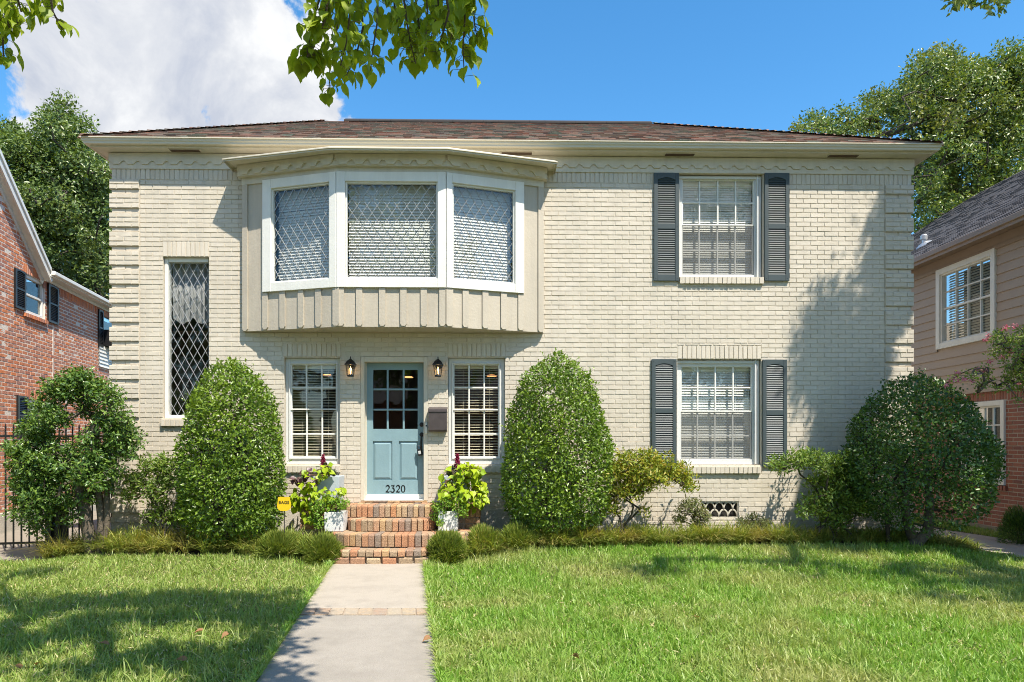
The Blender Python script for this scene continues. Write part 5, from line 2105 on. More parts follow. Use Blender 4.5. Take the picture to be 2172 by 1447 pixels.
brick_field(m, LF_, 3.0, sE, .36, 7.4, [U1, G1, U2, V1] + solL, .0725, .205, .0145, .003, lim, .0015)
for L in solL:
    soldier(m, LF_, *L, bw=.072, pr=.006)
soldier(m, LF_, r1[0] + .1, sE, ez - .24, ez - .02, bw=.072, pr=.007)
m.build('brickwork', MT['redbrick'], rw)
for U in (U1, G1):
    q = MB()
    soldier(q, LF_, U[0] - .05, U[1] + .05, U[2] - .09, U[2] - .004, bw=.072, pr=.05, back=-.08)
    q.build('sill', MT['redbrick'], red)
m = MB()
m.box(LF_, sB0, sE, -.1, .36, -.1, .05)
m.build('foundation', MT['stucco'], red)


def casement(par, fr, H, mid, mt='white', cas=.05, proud=.0, cols=(), rows=(), bl=True):
    m = MB()
    x0, x1, z0, z1 = H
    frame_ring(m, fr, x0 + .002, x1 - .002, z0 + .002, z1 - .002, cas, -.09, -.02 + proud, .004)
    if mid:
        m.box(fr, x0 + cas, x1 - cas, mid - .02, mid + .02, -.085, -.03 + proud, .003)
    for x in cols:
        m.box(fr, x - .009, x + .009, z0 + cas, z1 - cas, -.07, -.045 + proud)
    for z in rows:
        m.box(fr, x0 + cas, x1 - cas, z - .009, z + .009, -.068, -.047 + proud)
    w = m.build('window', MT[mt], par)
    g = MB()
    g.box(fr, x0 + cas, x1 - cas, z0 + cas, z1 - cas, -.062, -.06)
    g.build('pane', MT['glassd'], w)
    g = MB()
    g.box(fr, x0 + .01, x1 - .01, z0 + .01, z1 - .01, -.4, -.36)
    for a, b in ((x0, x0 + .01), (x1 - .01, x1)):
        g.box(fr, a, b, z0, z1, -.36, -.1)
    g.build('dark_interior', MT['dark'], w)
    if bl:
        q = MB()
        slats(q, fr, x0 + cas, x1 - cas, z0 + cas, z1 - cas, .05, .05, 55, -.15)
        q.build('blind', MT['blindc'], w)
    return w


casement(red, LF_, U1, (U1[2] + U1[3]) / 2, bl=False, cas=.06)
casement(red, LF_, G1, (G1[2] + G1[3]) / 2, bl=False, cas=.06)
casement(red, LF_, U2, (U2[2] + U2[3]) / 2, bl=False, cas=.05)
for a, b, c, e in ((28, 51, (40, 656), (40, 573)), (99, 121, (110, 686), (110, 606)), (207, 216.5, (212, 735), (212, 658)), (33.5, 56, (45, 925), (45, 840))):
    x0, x1 = LF_.px(a, c[1])[0], LF_.px(b, c[1])[0]
    shutter(LF_, (x0, x1, LF_.px(*c)[1], LF_.px(*e)[1]), red, 'black', .01)
m = MB()
nb = 6
for k in range(nb):
    z0 = V1[2] + (V1[3] - V1[2]) * k / nb
    z1 = V1[2] + (V1[3] - V1[2]) * (k + 1) / nb
    m.add([LF_.pt(V1[0], z0, .035), LF_.pt(V1[1], z0, .035), LF_.pt(V1[1], z1, .015), LF_.pt(V1[0], z1, .015), LF_.pt(V1[0], z0, .0), LF_.pt(V1[1], z0, .0)], [(0, 1, 2, 3), (4, 5, 1, 0)])
m.build('white_siding', MT['white'], red)
m = MB()
m.box(LF_, U2[0] + .08, U2[1], U2[2] + .03, U2[2] + .42, -.05, .32, .01)
ac = m.build('window_air_conditioner', MT['black'], None, loc=LF_.pt((U2[0] + U2[1]) / 2, U2[2], .3))
tag(ac, 'dark box air conditioner sticking out of the upper window of the red brick house', 'air conditioner')
# expansion joint filled with pale mortar
m = MB()
sj = LF_.px(112, 760)[0]
m.box(LF_, sj - .022, sj + .022, .4, LF_.px(112, 690)[1], 0, .0065)
m.build('expansion_joint', MT['redmortar'], red)
# rake boards and soffit
A0 = r1[0] - 3.4
rd = nz([1, rs])
rp = np.array([-rd[1], rd[0]]) * (-1 if rs > 0 else 1)
rp = np.array([abs(rd[1]), abs(rd[0])])


def rk(s, p):
    return (s + rp[0] * p, rake_z(s) + rp[1] * p)


m = MB()
a_, b_ = A0, r1[0] + .10
m.poly(LF_, [rk(a_, -.09), rk(b_, -.09), rk(b_, .0), rk(a_, .0)], 0, .02)               # board on the wall
m.poly(LF_, [rk(a_, .0), rk(b_, .0), rk(b_, .015), rk(a_, .015)], .0, .14)               # soffit
m.poly(LF_, [rk(a_, -.03), rk(b_, -.03), rk(b_, .12), rk(a_, .12)], .14, .165)           # outer board
m.poly(LF_, [rk(a_, .08), rk(b_, .08), rk(b_, .145), rk(a_, .145)], .165, .19)
m.build('rake_board', MT['white'], red)
m = MB()
m.poly(LF_, [rk(a_, .125), rk(b_ - .05, .125), rk(b_ - .05, .15), rk(a_, .15)], -6, .155)
m.build('gable_roof', MT['gshingle'], red)
m = MB()
s0 = r1[0] + .02
m.box(LF_, s0, sE, ez - .02, ez + .02, 0, .20)
m.box(LF_, s0, sE, ez - .03, ez + .06, .18, .205)
m.box(LF_, s0, sE, ez - .09, ez - .01, .0, .03)
m.box(LF_, s0 - .04, sE, ez + .0, ez + .075, .205, .27, .01)
m.build('eave_board', MT['white'], red)
m = MB()
m.add([LF_.pt(s0, ez + .08, .25), LF_.pt(sE + .3, ez + .08, .25), LF_.pt(sE + .3, ez + 2.0, -3.5), LF_.pt(s0, ez + 2.0, -3.5)], [(0, 1, 2, 3)])
m.add([LF_.pt(s0, ez + .10, .25), LF_.pt(sE + .3, ez + .10, .25), LF_.pt(sE + .3, ez + 2.03, -3.5), LF_.pt(s0, ez + 2.03, -3.5)], [(0, 1, 2, 3)])
m.build('roof', MT['ridge'], red)

# ================================================================== SIDING NEIGHBOUR (right)
RW = 8.9
RFm = Frame((RW, 8, 0), (0, 1, 0), (0, 0, 1), (-1, 0, 0))
tan = thing('siding_house', (RW, 13, 0), 'neighbouring house with taupe lap siding over red brick and grey shingle roof', 'house')
s_a, s_b = .5, 12.2
zsd = 2.55
ezr = RFm.px(2060, 521, .3)[1]
TU = (RFm.px(2119, 640)[0], RFm.px(1993, 640)[0], RFm.px(2056, 729)[1], RFm.px(2056, 550)[1])
TG = (RFm.px(2134, 930)[0], RFm.px(2041, 930)[0], RFm.px(2090, 1026)[1], RFm.px(2090, 852)[1])
m = MB()
wall_cells(m, RFm, s_a, s_b, -.1, zsd, [TG], 0, .12)
tw2 = m.build('brick_wall', MT['mortar2'], tan)
m = MB()
brick_field(m, RFm, s_a, s_b, .1, zsd - .2, [TG, (TG[0] - .02, TG[1] + .02, TG[3], TG[3] + .2)], .073, .205, .011, .005)
soldier(m, RFm, TG[0] - .02, TG[1] + .02, TG[3] + .01, zsd - .01, bw=.07, pr=.006)
soldier(m, RFm, s_a, TG[0] - .03, zsd - .2, zsd - .01, bw=.07, pr=.005)
soldier(m, RFm, TG[1] + .03, s_b, zsd - .2, zsd - .01, bw=.07, pr=.005)
soldier(m, RFm, TG[0] - .05, TG[1] + .05, TG[2] - .1, TG[2] - .003, bw=.07, pr=.05, back=-.05)
m.build('brickwork', MT['redbrick2'], tw2)
m = MB()
m.box(RFm, s_a, s_b, -.1, .1, -.05, .03)
m.build('foundation', MT['concrete2'], tan)
m = MB()
wall_cells(m, RFm, s_a, s_b, zsd, ezr, [TU], .03, .15)
m.box(RFm, s_a, s_b, zsd - .02, zsd + .06, .0, .06)
nb = int(round((ezr - zsd) / .168))
bh = (ezr - zsd) / nb
for k in range(nb):
    z0, z1 = zsd + .06 + k * bh, min(zsd + .06 + (k + 1) * bh, ezr)
    segs_ = [(s_a, s_b)]
    if z1 > TU[2] and z0 < TU[3]:
        segs_ = [(s_a, TU[0]), (TU[1], s_b)]
    for a, b in segs_:
        m.add([RFm.pt(a, z0, .056), RFm.pt(b, z0, .056), RFm.pt(b, z1, .036), RFm.pt(a, z1, .036), RFm.pt(a, z0, .03), RFm.pt(b, z0, .03)],
              [(0, 1, 2, 3), (4, 5, 1, 0)])
m.build('siding', MT['siding'], tan)


def big_window(H, base, mt, cas, muncols, rows, bl, par):
    m = MB()
    x0, x1, z0, z1 = H
    frame_ring(m, RFm, x0, x1, z0, z1, cas, .0, base + .045, .004)
    frame_ring(m, RFm, x0 + cas, x1 - cas, z0 + cas, z1 - cas, .03, -.05, base + .01, .003)
    w = m.build('window', MT['white'], par)
    a0, a1, b0, b1 = x0 + cas + .03, x1 - cas - .03, z0 + cas + .03, z1 - cas - .03
    mid = (b0 + b1) / 2
    s = MB()
    s.box(RFm, a0, a1, mid - .02, mid + .02, -.06, -.01 + base * .3, .003)
    for k in range(1, muncols):
        x = a0 + (a1 - a0) * k / muncols
        s.box(RFm, x - .011, x + .011, b0, b1, -.055, -.02 + base * .3)
    for k in range(1, rows):
        z = b0 + (b1 - b0) * k / rows
        s.box(RFm, a0, a1, z - .011, z + .011, -.053, -.022 + base * .3)
    s.build('sash', MT['white'], w)
    g = MB()
    g.box(RFm, a0, a1, b0, b1, -.05, -.048)
    g.build('pane', MT['glassd'], w)
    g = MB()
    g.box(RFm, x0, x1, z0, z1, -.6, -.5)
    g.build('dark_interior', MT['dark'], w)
    if bl:
        q = MB()
        slats(q, RFm, a0, a1, b0, b1, .05, .055, 50, -.11)
        q.build('blind', MT['blindc'], w)


big_window(TU, .04, 'white', .11, 4, 4, True, tan)
big_window(TG, .0, 'white', .09, 4, 4, False, tan)
# roof: shingled slope rising away from us
ev = ezr + .12
pit = .64
rv = nz([1, 0, pit])
RS = Frame((RW - .42, 8, ev), (0, 1, 0), rv, nz(np.cross([0, 1, 0], rv)) * (1 if np.cross([0, 1, 0], rv)[2] > 0 else -1))
m = MB()
m.add([RS.pt(0, 0), RS.pt(s_b + .25, 0), RS.pt(s_b + .25, 7), RS.pt(0, 7)], [(0, 1, 2, 3)])
ro = m.build('roof', MT['gshingle'], tan)
m = MB()
for r in range(int(7 / .14)):
    t0, t1 = r * .14, r * .14 + .155
    x = RNG.random() * -.2
    while x < s_b + .25:
        w = RNG.choice([.14, .18, .22, .30])
        s1_ = min(x + w - .006, s_b + .27)
        th = RNG.choice([.010, .017])
        if s1_ > x + .02:
            P = [RS.pt(x, t0, 0), RS.pt(s1_, t0, 0), RS.pt(s1_, t0, th), RS.pt(x, t0, th), RS.pt(s1_, t1, .002), RS.pt(x, t1, .002)]
            m.add(P, [(0, 1, 2, 3), (3, 2, 4, 5), (0, 3, 5), (1, 4, 2)])
        x += w
m.build('roof_shingles', MT['gshingle'], ro)
m = MB()
m.box(RFm, s_a - .5, s_b + .25, ev - .03, ev, -.0, .40)
m.box(RFm, s_a - .5, s_b + .25, ev - .04, ev + .06, .40, .44, .006)
m.box(RFm, s_a - .5, s_b + .25, ev - .10, ev + .05, .38, .40)
m.box(RFm, s_a, s_b, ev - .22, ev - .03, .0, .05, .004)
m.box(RFm, s_a, s_b, ev - .27, ev - .20, .0, .075, .004)
m.build('eave_board', MT['bwtrim'], tan)
m = MB()
vp = None
r_ = ray(1960, 520)
t_ = np.dot(RS.o - CO, RS.n) / np.dot(r_, RS.n)
vp = CO + r_ * t_
m.lathe(vp - UP * .1, [(.045, 0), (.045, .22), (.07, .23), (.075, .31), (.055, .34), (.0, .345)], 14)
m.lathe(vp + RS.n * .005, [(.2, 0), (.09, .05)], 14, ax=(RS.u, RS.v, RS.n))
m.build('roof_vent', MT['galv'], tan, smooth=False)
# gable end
m = MB()
m.add([(RW, 8 + s_b, ezr), (RW + 10, 8 + s_b, ezr), (RW + 10, 8 + s_b, -.1), (RW, 8 + s_b, -.1)], [(0, 1, 2, 3)])
m.build('rear_wall', MT['siding'], tan)

# ================================================================== TREES
# left background oak
lb = [(125, 232, 18), (155, 262, 22), (100, 275, 22), (135, 290, 30), (30, 285, 16), (20, 320, 34), (75, 335, 40), (140, 335, 45), (195, 345, 30), (60, 400, 50), (130, 400, 55), (205, 410, 40), (225, 370, 22),
      (90, 470, 55), (160, 470, 55), (215, 480, 45), (60, 450, 40), (120, 540, 45), (190, 550, 55), (225, 560, 40), (165, 600, 35), (215, 610, 30), (255, 420, 30), (270, 500, 40), (-30, 330, 40), (-30, 420, 50), (10, 400, 40), (270, 600, 40)]
T = px_points(lb, 21.0, 1.0, dens=.013)
T = T[lump(T * .42) < .30]
SX_ = px_points([(a_[0], a_[1] - a_[2] * .35, a_[2] * 1.18) for a_ in lb], 21.0, 1.0, dens=.006)
sprigs_ = cloud_leaves(SX_, .26, 34, .115, .5)
T = np.concatenate([T, SX_[::2]])
b = np.array([at(110, 900, 21)[0], 21.0, 0])
plant('oak_tree', 'tall dark live oak rising behind the red brick neighbour', 'tree', b, [b, b + UP * 2.5 + np.array([.2, 0, 0]), at(115, 560, 21), at(120, 470, 21)], T, 'oak', .42, 120, .115, .5, 'simple', 'barkd', .014, .45, jit=.15, rmax=.085, extra=sprigs_)
rb = [(2000, 130, 22), (2030, 160, 34), (1960, 175, 34), (1930, 200, 26), (2080, 175, 34), (2120, 160, 34), (2160, 150, 34), (1990, 215, 45), (1890, 225, 26), (1850, 240, 30), (1800, 262, 22), (1740, 270, 20), (1700, 272, 14), (1765, 285, 22),
      (2060, 230, 50), (2130, 230, 50), (1920, 260, 35), (1850, 280, 26), (2000, 280, 40), (2100, 300, 50), (2160, 290, 40), (1985, 350, 34), (2040, 360, 50), (2110, 370, 40), (1975, 420, 34), (2030, 430, 34), (1960, 470, 28), (2190, 200, 50), (2190, 320, 50), (2200, 400, 40), (1945, 330, 30),
      (1945, 380, 24), (1985, 115, 12)]
T = px_points(rb, 23.0, 1.2, dens=.013)
T = T[lump(T * .40 + 1.0) < .22]
SX_ = px_points([(a_[0], a_[1] - a_[2] * .35, a_[2] * 1.18) for a_ in rb], 23.0, 1.2, dens=.006)
sprigs_ = cloud_leaves(SX_, .26, 34, .115, .5)
T = np.concatenate([T, SX_[::2]])
b = np.array([at(2040, 900, 23.5)[0], 23.5, 0])
plant('oak_tree', 'big olive green live oak spreading behind the house at the right', 'tree', b, [b, b + UP * 3, at(2070, 520, 23), at(2060, 400, 23)], T, 'oak2', .43, 110, .125, .5, 'simple', 'barkd', .015, .45, jit=.15, rmax=.085, extra=sprigs_)

# street tree whose shadow falls on the right end of the front (stands beyond the right edge of the picture)
sv_ = SUN / -SUN[1]                                        # step towards the sun for each metre to the street


def lift(p, t):
    return np.asarray(p) + np.array([.77, -1, 2.02]) * t


tg = []
def inside(x, y, poly):
    c = False
    for k in range(len(poly)):
        (x1, y1), (x2, y2) = poly[k], poly[k - 1]
        if (y1 > y) != (y2 > y) and x < (x2 - x1) * (y - y1) / (y2 - y1) + x1:
            c = not c
    return c


masses = [[(540, 70), (490, 130), (450, 215), (428, 300), (470, 320), (560, 270), (600, 60)], [(470, 330), (690, 240), (690, 480), (430, 570), (355, 525), (430, 430)], [(430, 560), (690, 480), (640, 640), (560, 770), (410, 690)],
          [(250, 555), (295, 575), (265, 680), (290, 735), (420, 720), (560, 760), (530, 870), (330, 820), (280, 900), (330, 1010), (180, 1080), (110, 1060), (100, 900), (130, 790), (118, 760), (140, 640), (215, 590)],
          [(330, 1010), (560, 930), (420, 1110), (330, 1220), (260, 1380), (160, 1380), (300, 1190), (270, 1100)], [(210, 1210), (290, 1190), (190, 1380), (85, 1370)], [(570, 40), (690, 60), (690, 130), (580, 110)],
          [(560, 200), (690, 170), (690, 260), (560, 260)]]
wall_t = []
for m_ in masses:
    q_ = np.array(m_)
    (ax_, ay_), (bx_, by_) = q_.min(0), q_.max(0)
    area = .5 * abs(np.dot(q_[:, 0], np.roll(q_[:, 1], 1)) - np.dot(q_[:, 1], np.roll(q_[:, 0], 1)))
    k, want = 0, max(4, int(area / 2100))
    while k < want:
        X_, Y_ = RNG.uniform(ax_, bx_), RNG.uniform(ay_, by_)
        if inside(X_, Y_, m_):
            s_, z_ = FA.px(1652 + X_ / 2.334, 380 + Y_ / 2.334)
            wall_t.append(lift((s_, F0, z_), RNG.uniform(2.7, 3.5)))
            k += 1
for px, py, rx, ry in ((1950, 1000, 120, 150), (1990, 900, 80, 100), (1800, 1060, 90, 60), (1880, 1130, 100, 30), (2050, 1060, 70, 90)):
    for k in range(14):
        p = at(px + RNG.uniform(-rx, rx), py + RNG.uniform(-ry, ry), 9.0)
        tg.append(lift(p, RNG.uniform(3.0, 4.0)))
for px, py, rx, ry, n_ in ((2090, 1230, 150, 34, 40), (1900, 1205, 200, 12, 18), (1700, 1192, 100, 5, 5)):
    for k in range(n_):
        p = gp(px + RNG.uniform(-rx, rx), py + RNG.uniform(-ry, ry), .1)
        tg.append(lift(p, RNG.uniform(3.4, 4.4)))
for k in range(60):                                         # rest of the crown, over the street side
    tg.append(np.array([RNG.uniform(11.5, 16), RNG.uniform(1, 8), RNG.uniform(8, 13)]))
T = np.asarray(tg)
T = T[(T[:, 2] - 1.6) / T[:, 1].clip(.5) > .72]
sprig = px_points([(2030, -4, 16), (2110, -2, 22), (2075, -14, 24), (2050, -24, 24), (2125, -16, 16)], 5.5, .2, n_per=8)
b = np.array([12.2, 4.6, 0])
wall_t = np.asarray(wall_t)
wall_t = wall_t[(wall_t[:, 2] - 1.6) / wall_t[:, 1] > .72]
V, F = join([cloud_leaves(sprig, .08, 13, .058, .42, 'simple', .4, .3), cloud_leaves(wall_t, .15, 24, .085, .5, 'simple', .6, .1)])
plant('street_oak', 'tall oak at the right whose leafy twig tips dip into the top right corner', 'tree', b, [b, b + np.array([-.1, 0, 3]), b + np.array([-.6, .3, 6.5]), b + np.array([-1.2, .4, 8.5])], np.concatenate([T, sprig[::5] + UP * .3, wall_t + UP * .05]), 'oak2',
      .30, 30, .10, .5, 'simple', 'bark', .02, .5, jit=.12, extra=(V, F))

# tallow tree overhanging the lawn from the left of the camera; hanging sprays show at the top
tg = []
for px, py, rx, ry, n_ in ((60, 1272, 90, 12, 8), (230, 1270, 140, 10, 12), (400, 1268, 110, 12, 13), (540, 1280, 80, 18, 11), (480, 1300, 120, 18, 14), (320, 1300, 110, 12, 10), (110, 1305, 100, 18, 10), (600, 1298, 45, 14, 7),
                          (540, 1345, 60, 20, 6), (170, 1345, 60, 10, 4), (30, 1370, 40, 20, 3), (400, 1390, 50, 16, 4), (330, 1385, 40, 14, 3), (500, 1400, 50, 18, 4), (200, 1410, 60, 10, 3), (560, 1430, 40, 12, 4), (70, 1214, 100, 4, 5), (610, 1255, 40, 6, 2), (440, 1440, 40, 8, 3)):
    for k in range(n_):
        p = gp(px + RNG.uniform(-rx, rx), py + RNG.uniform(-ry, ry), .05)
        tg.append(lift(p, RNG.uniform(2.5, 3.0)))
for k in range(50):
    tg.append(np.array([RNG.uniform(-7, -1.5), RNG.uniform(-3.5, 1.0), RNG.uniform(5.5, 8.5)]))
T = np.asarray(tg)
T = T[(T[:, 2] - 1.6) / np.maximum(T[:, 1], .3) > .70]
tb = np.array([-5.2, .6, 0])
limb = [tb, tb + np.array([.1, 0, 2.2]), np.array([-4.4, 1.0, 4.2]), np.array([-3.6, 1.6, 5.4])]
tal = thing('tallow_tree', tb, 'overhanging tree with heart shaped yellow green leaves hanging in at the top', 'tree')
segs = grow(limb, T, .15, .011, .5)
# hanging sprays: twigs and leaves
tw_paths = []
spr = [[(700, -40), (690, 40), (665, 100), (640, 138)], [(722, -40), (715, 60), (700, 130), (698, 190)], [(762, -40), (770, 60), (755, 120), (735, 160)], [(690, -40), (670, 20), (655, 90), (650, 130)], [(802, -40), (800, 50), (790, 110), (786, 150)],
       [(852, -40), (862, 40), (870, 90), (882, 135)], [(905, -40), (907, 40), (902, 90), (898, 120)], [(942, -40), (952, 25), (940, 70), (925, 110)], [(982, -40), (986, 40), (982, 100), (985, 165)], [(995, -40), (1003, 0), (1006, 50), (1012, 80)],
       [(740, -40), (742, 30), (735, 90), (722, 140)], [(830, -40), (838, 20), (845, 60), (850, 95)], [(875, -40), (885, 20), (890, 60), (888, 100)], [(925, -40), (930, 10), (922, 50), (912, 90)], [(965, -40), (968, 20), (962, 60), (955, 85)],
       [(5, -40), (18, 20), (38, 50)], [(-15, -20), (5, 70), (8, 125)], [(102, -40), (112, 25), (132, 62)], [(-10, -40), (10, 20), (20, 60)], [(30, -40), (38, 0), (45, 25)]]
counts = [30, 34, 26, 22, 18, 30, 30, 28, 26, 20, 26, 26, 30, 28, 26, 22, 22, 18, 18, 12]
LP, LD, LN, LS = [], [], [], []
ml = np.array([-1.2, 2.6, 4.9])
for path, cnt in zip(spr, counts):
    cnt = int(cnt * 1.6)
    Y = RNG.uniform(2.7, 3.3)
    pts = [at(a, b_, Y + .04 * i) for i, (a, b_) in enumerate(path)]
    top = pts[0] + np.array([RNG.normal(0, .05), RNG.normal(0, .05), .35])
    for p, q, r_ in zip([top] + pts[:-1], pts, [.007, .006, .0045, .003]):
        segs.append((p, q, r_, r_ * .75))
    tw_paths.append(top)
    P_ = np.array(pts)
    for k in range(cnt):
        f = RNG.random() * (len(P_) - 1)
        i = int(f)
        p = P_[i] * (1 - (f - i)) + P_[i + 1] * (f - i)
        a = RNG.random() * 2 * math.pi
        pet = np.array([math.cos(a), math.sin(a), -.25]) * RNG.uniform(.02, .06)
        segs.append((p, p + pet, .0011, .0008))
        LP.append(p + pet)
        LD.append(np.array([math.cos(a) * .45, math.sin(a) * .45, -1.0]) + RNG.normal(0, .2, 3))
        LN.append(np.array([math.cos(a), math.sin(a), .55]) * np.sign(RNG.random() - .0) + RNG.normal(0, .35, 3))
        LS.append(RNG.uniform(.028, .074))
tops = np.array(tw_paths)
lx = tops[tops[:, 0] < -1.6]
for grp, start in ((tops[tops[:, 0] >= -1.6], [np.array([-3.2, 2.0, 4.7]), np.array([-1.6, 2.7, 4.35]), np.array([-.6, 2.9, 4.2])]), (lx, [np.array([-3.2, 2.0, 4.7]), np.array([-2.7, 2.6, 4.4])])):
    segs += grow(start, grp, .1, .006, .5)
segs.append((np.array([-3.6, 1.6, 5.4]), np.array([-3.2, 2.0, 4.7]), .05, .035))
branch_mesh(segs).build('trunk', MT['bark'], tal, smooth=True)
V1_, F1_ = cloud_leaves(T, .30, 60, .085, .9, 'ovate', .5, .5, None, .12)
V2_, F2_ = leaf_arrays(np.array(LP), np.array(LD), np.array(LN), np.array(LS), np.array(LS) * .86, 'heart', .10)
npmesh('crown', *join([(V1_, F1_), (V2_, F2_)]), LM['tallow'], tal)

# crepe myrtle reaching in at the right edge
cb = np.array([8.15, 9.1, 0])
blobs = [(2150, 730, 30), (2120, 720, 18), (2160, 760, 34), (2110, 755, 14), (2145, 790, 22), (2165, 800, 24), (2085, 785, 10), (2060, 785, 9), (2040, 800, 8), (2090, 800, 12), (2065, 805, 10), (2115, 815, 12), (2080, 825, 10), (2180, 720, 30), (2190, 780, 34), (2105, 715, 10), (2135, 825, 12), (2165, 840, 12), (2210, 750, 34), (2025, 805, 5), (2240, 690, 50), (2290, 740, 55), (2260, 630, 50), (2320, 660, 55)]
T = px_points(blobs, 8.9, .2, dens=.030)
cm = plant('crepe_myrtle', 'crepe myrtle with small pink flowers reaching in from the right edge', 'tree', cb, [cb, cb + np.array([-.05, 0, 1.2]), cb + np.array([-.1, -.05, 2.1])], T, 'myrtle', .075, 18, .038, .55, 'simple', 'bark', .0032, .5, jit=.18)
fl = px_points([(2132, 695, 4), (2155, 693, 4), (2095, 713, 4), (2090, 722, 4), (2125, 757, 4), (2030, 795, 5), (2028, 805, 4), (2048, 803, 4), (2062, 809, 3), (2088, 787, 5), (2072, 783, 4), (2145, 745, 4), (2100, 767, 3), (2160, 810, 4), (2168, 748, 5), (2007, 817, 4), (2017, 806, 3)], 8.8, .08, n_per=3)
V, F = cloud_leaves(fl, .028, 16, .020, .9, 'simple')
npmesh('blossom', V, F, LM['pink'], cm)

# ================================================================== ACROSS THE STREET (seen mirrored in the glass)
mb = MB()
mb.quad((-120, -16, -.05), (120, -16, -.05), (120, -9, -.05), (-120, -9, -.05))
tag(mb.build('street', MT['concrete2']), kind='structure')
opp = thing('opposite_house', (3, -26, 0), 'dark roofed house across the street mirrored in the door glass', 'house')
OF = Frame((0, -22, 0), (1, 0, 0), (0, 0, 1), (0, 1, 0))
m = MB()
m.box(OF, -9.3, 9, -.1, 4.2, -9, 0)
m.build('wall', MT['redbrick2'], opp)
m = MB()
m.add([(-10, -21.4, 4.1), (10, -21.4, 4.1), (7, -26.5, 8.0), (-7, -26.5, 8.0), (-10, -31.6, 4.1), (10, -31.6, 4.1)], [(0, 1, 2, 3), (4, 3, 2, 5), (0, 3, 4), (1, 5, 2)])
m.build('roof', MT['gshingle'], opp)
for bx, by, hh, lab in ((-19.0, -19, 17.0, 'tall leafy tree across the street, farthest left of those mirrored in the glass'), (-12.5, -18, 16.0, 'tall leafy tree across the street mirrored left of the dark roof'), (-4.6, -17.5, 17.0, 'tall leafy tree across the street standing in front of the dark roof'),
                        (-2.5, -34, 20.0, 'very tall tree behind the dark roofed house across the street'), (6.0, -33, 19.0, 'broad tall tree behind the right half of the house across the street'), (13.5, -18, 16.0, 'tall leafy tree across the street mirrored right of the dark roof')):
    b = np.array([bx, by, 0])
    T = b + UP * (hh * .62) + unit_rand(150) * (RNG.random(150)[:, None] ** .4) * np.array([4.8, 3.6, hh * .40])
    plant('street_tree', lab, 'tree', b, [b, b + UP * 2.2, b + UP * hh * .4], T, 'oak', .95, 60, .30, .6, 'simple', 'barkd', .03, .5, group='trees across the street')

# ================================================================== SKY AND SUN
w = bpy.data.worlds.new('World')
scene.world = w
w.use_nodes = True
nt = w.node_tree
nt.nodes.clear()
out = nt.nodes.new('ShaderNodeOutputWorld')
sky = nt.nodes.new('ShaderNodeTexSky')
sky.sky_type = 'NISHITA'
sky.sun_disc = False
elev = math.asin(SUN[2])
sky.sun_elevation = elev
sky.sun_rotation = math.atan2(SUN[0], SUN[1])
sky.air_density = 1.0
sky.dust_density = .35
sky.ozone_density = 3.0
sky.altitude = 0
hs = N(nt, 'ShaderNodeHueSaturation')
hs.inputs['Saturation'].default_value = 1.28
hs.inputs['Hue'].default_value = .493
hs.inputs['Value'].default_value = .92
nt.links.new(sky.outputs[0], hs.inputs['Color'])
tc = nt.nodes.new('ShaderNodeTexCoord')
geo = tc.outputs['Generated']


def mth(op, a, b=None, clamp=False):
    n_ = N(nt, 'ShaderNodeMath', operation=op, use_clamp=clamp)
    for i, v in enumerate((a, b)):
        if v is None:
            continue
        if isinstance(v, (int, float)):
            n_.inputs[i].default_value = v
        else:
            nt.links.new(v, n_.inputs[i])
    return n_.outputs[0]


field = None
blobs = [(340, 100, 330), (190, 90, 230), (520, 190, 230), (620, 215, 120), (290, 240, 190), (420, 30, 240), (110, 310, 80)]
dirs = [(nz(ray(a, b_)), r_ / FPX * .95) for a, b_, r_ in blobs]
dirs += [(nz(np.array([-.35, -.8, .55])), .34), (nz(np.array([.25, -.85, .35])), .25), (nz(np.array([-.9, -.2, .5])), .3)]
for d_, r_ in dirs:
    dn = N(nt, 'ShaderNodeVectorMath', operation='DISTANCE')
    nt.links.new(geo, dn.inputs[0])
    dn.inputs[1].default_value = tuple(float(v) for v in d_)
    v = mth('SUBTRACT', 1.0, mth('DIVIDE', dn.outputs['Value'], float(r_)), True)
    field = v if field is None else mth('MAXIMUM', field, v)
field = mth('POWER', field, .6)


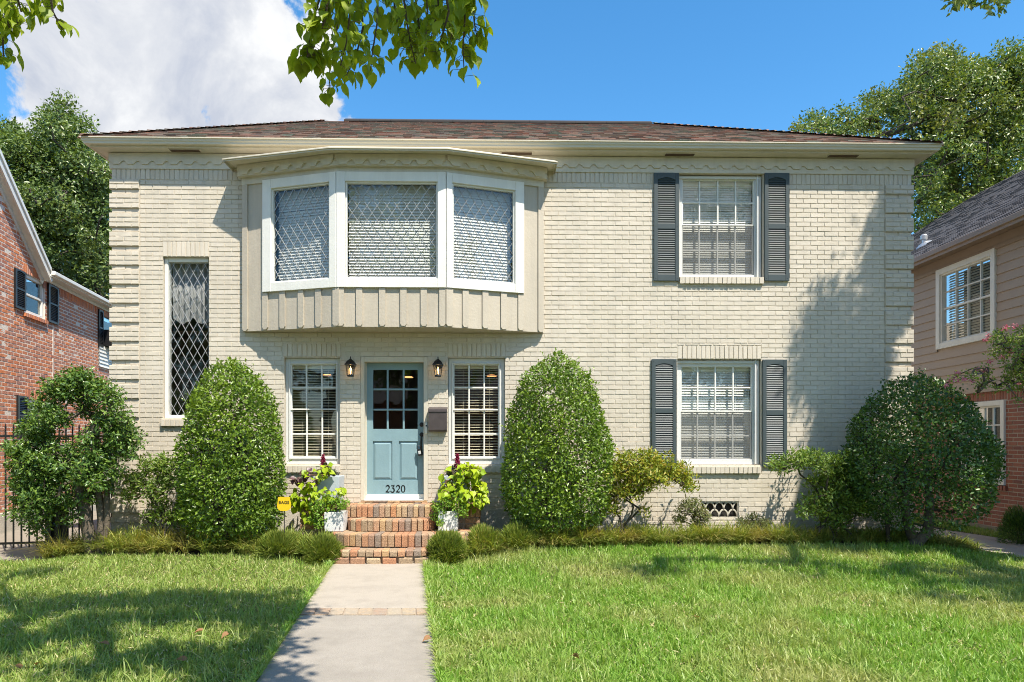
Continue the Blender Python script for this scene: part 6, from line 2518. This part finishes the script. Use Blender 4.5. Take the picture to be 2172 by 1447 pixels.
def wnoise(scale, detail, rough, dist=0.0):
    n_ = N(nt, 'ShaderNodeTexNoise')
    n_.inputs['Scale'].default_value = scale
    n_.inputs['Detail'].default_value = detail
    n_.inputs['Roughness'].default_value = rough
    n_.inputs['Distortion'].default_value = dist
    nt.links.new(geo, n_.inputs['Vector'])
    return n_.outputs['Fac']


n1 = wnoise(6.5, 12, .60, .25)
dens = mth('ADD', field, mth('MULTIPLY', mth('SUBTRACT', n1, .5), 2.1))
mr_ = N(nt, 'ShaderNodeMapRange', interpolation_type='SMOOTHSTEP')
mr_.inputs['From Min'].default_value = .45
mr_.inputs['From Max'].default_value = .59
nt.links.new(dens, mr_.inputs['Value'])
n2 = wnoise(6.0, 10, .60, .4)
cc = ramp(nt, mth('ADD', mth('MULTIPLY', n2, .75), mth('MULTIPLY', n1, .25)), [(2.15, 2.32, 2.7, .38), (2.8, 2.9, 3.1, .47), (3.5, 3.55, 3.62, .55), (4.0, 4.0, 4.0, .66)])
mx = N(nt, 'ShaderNodeMix', data_type='RGBA')
nt.links.new(mr_.outputs[0], mx.inputs[0])
nt.links.new(hs.outputs[0], mx.inputs[6])
nt.links.new(cc, mx.inputs[7])
bg = nt.nodes.new('ShaderNodeBackground')
bg.inputs[1].default_value = .15
nt.links.new(mx.outputs[2], bg.inputs[0])
nt.links.new(bg.outputs[0], out.inputs[0])

sl = bpy.data.lights.new('sun', 'SUN')
sl.energy = 4.6
sl.angle = R(.53)
sl.color = (1.0, .925, .80)
so = bpy.data.objects.new('sun', sl)
COL.objects.link(so)
so.rotation_euler = Vector([float(-v) for v in SUN]).to_track_quat('-Z', 'Y').to_euler()

vs = scene.view_settings
vs.view_transform = 'Standard'
vs.look = 'None'
vs.exposure = .90
vs.gamma = 1.0
scene.cycles.max_bounces = 6
scene.cycles.use_adaptive_sampling = False
scene.cycles.sample_clamp_indirect = 4.0
scene.cycles.caustics_reflective = False
scene.cycles.caustics_refractive = False
scene.cycles.blur_glossy = .6
scene.cycles.transparent_max_bounces = 12
scene.cycles.use_denoising = True
scene.cycles.denoising_prefilter = 'NONE'
scene.cycles.filter_width = 1.0
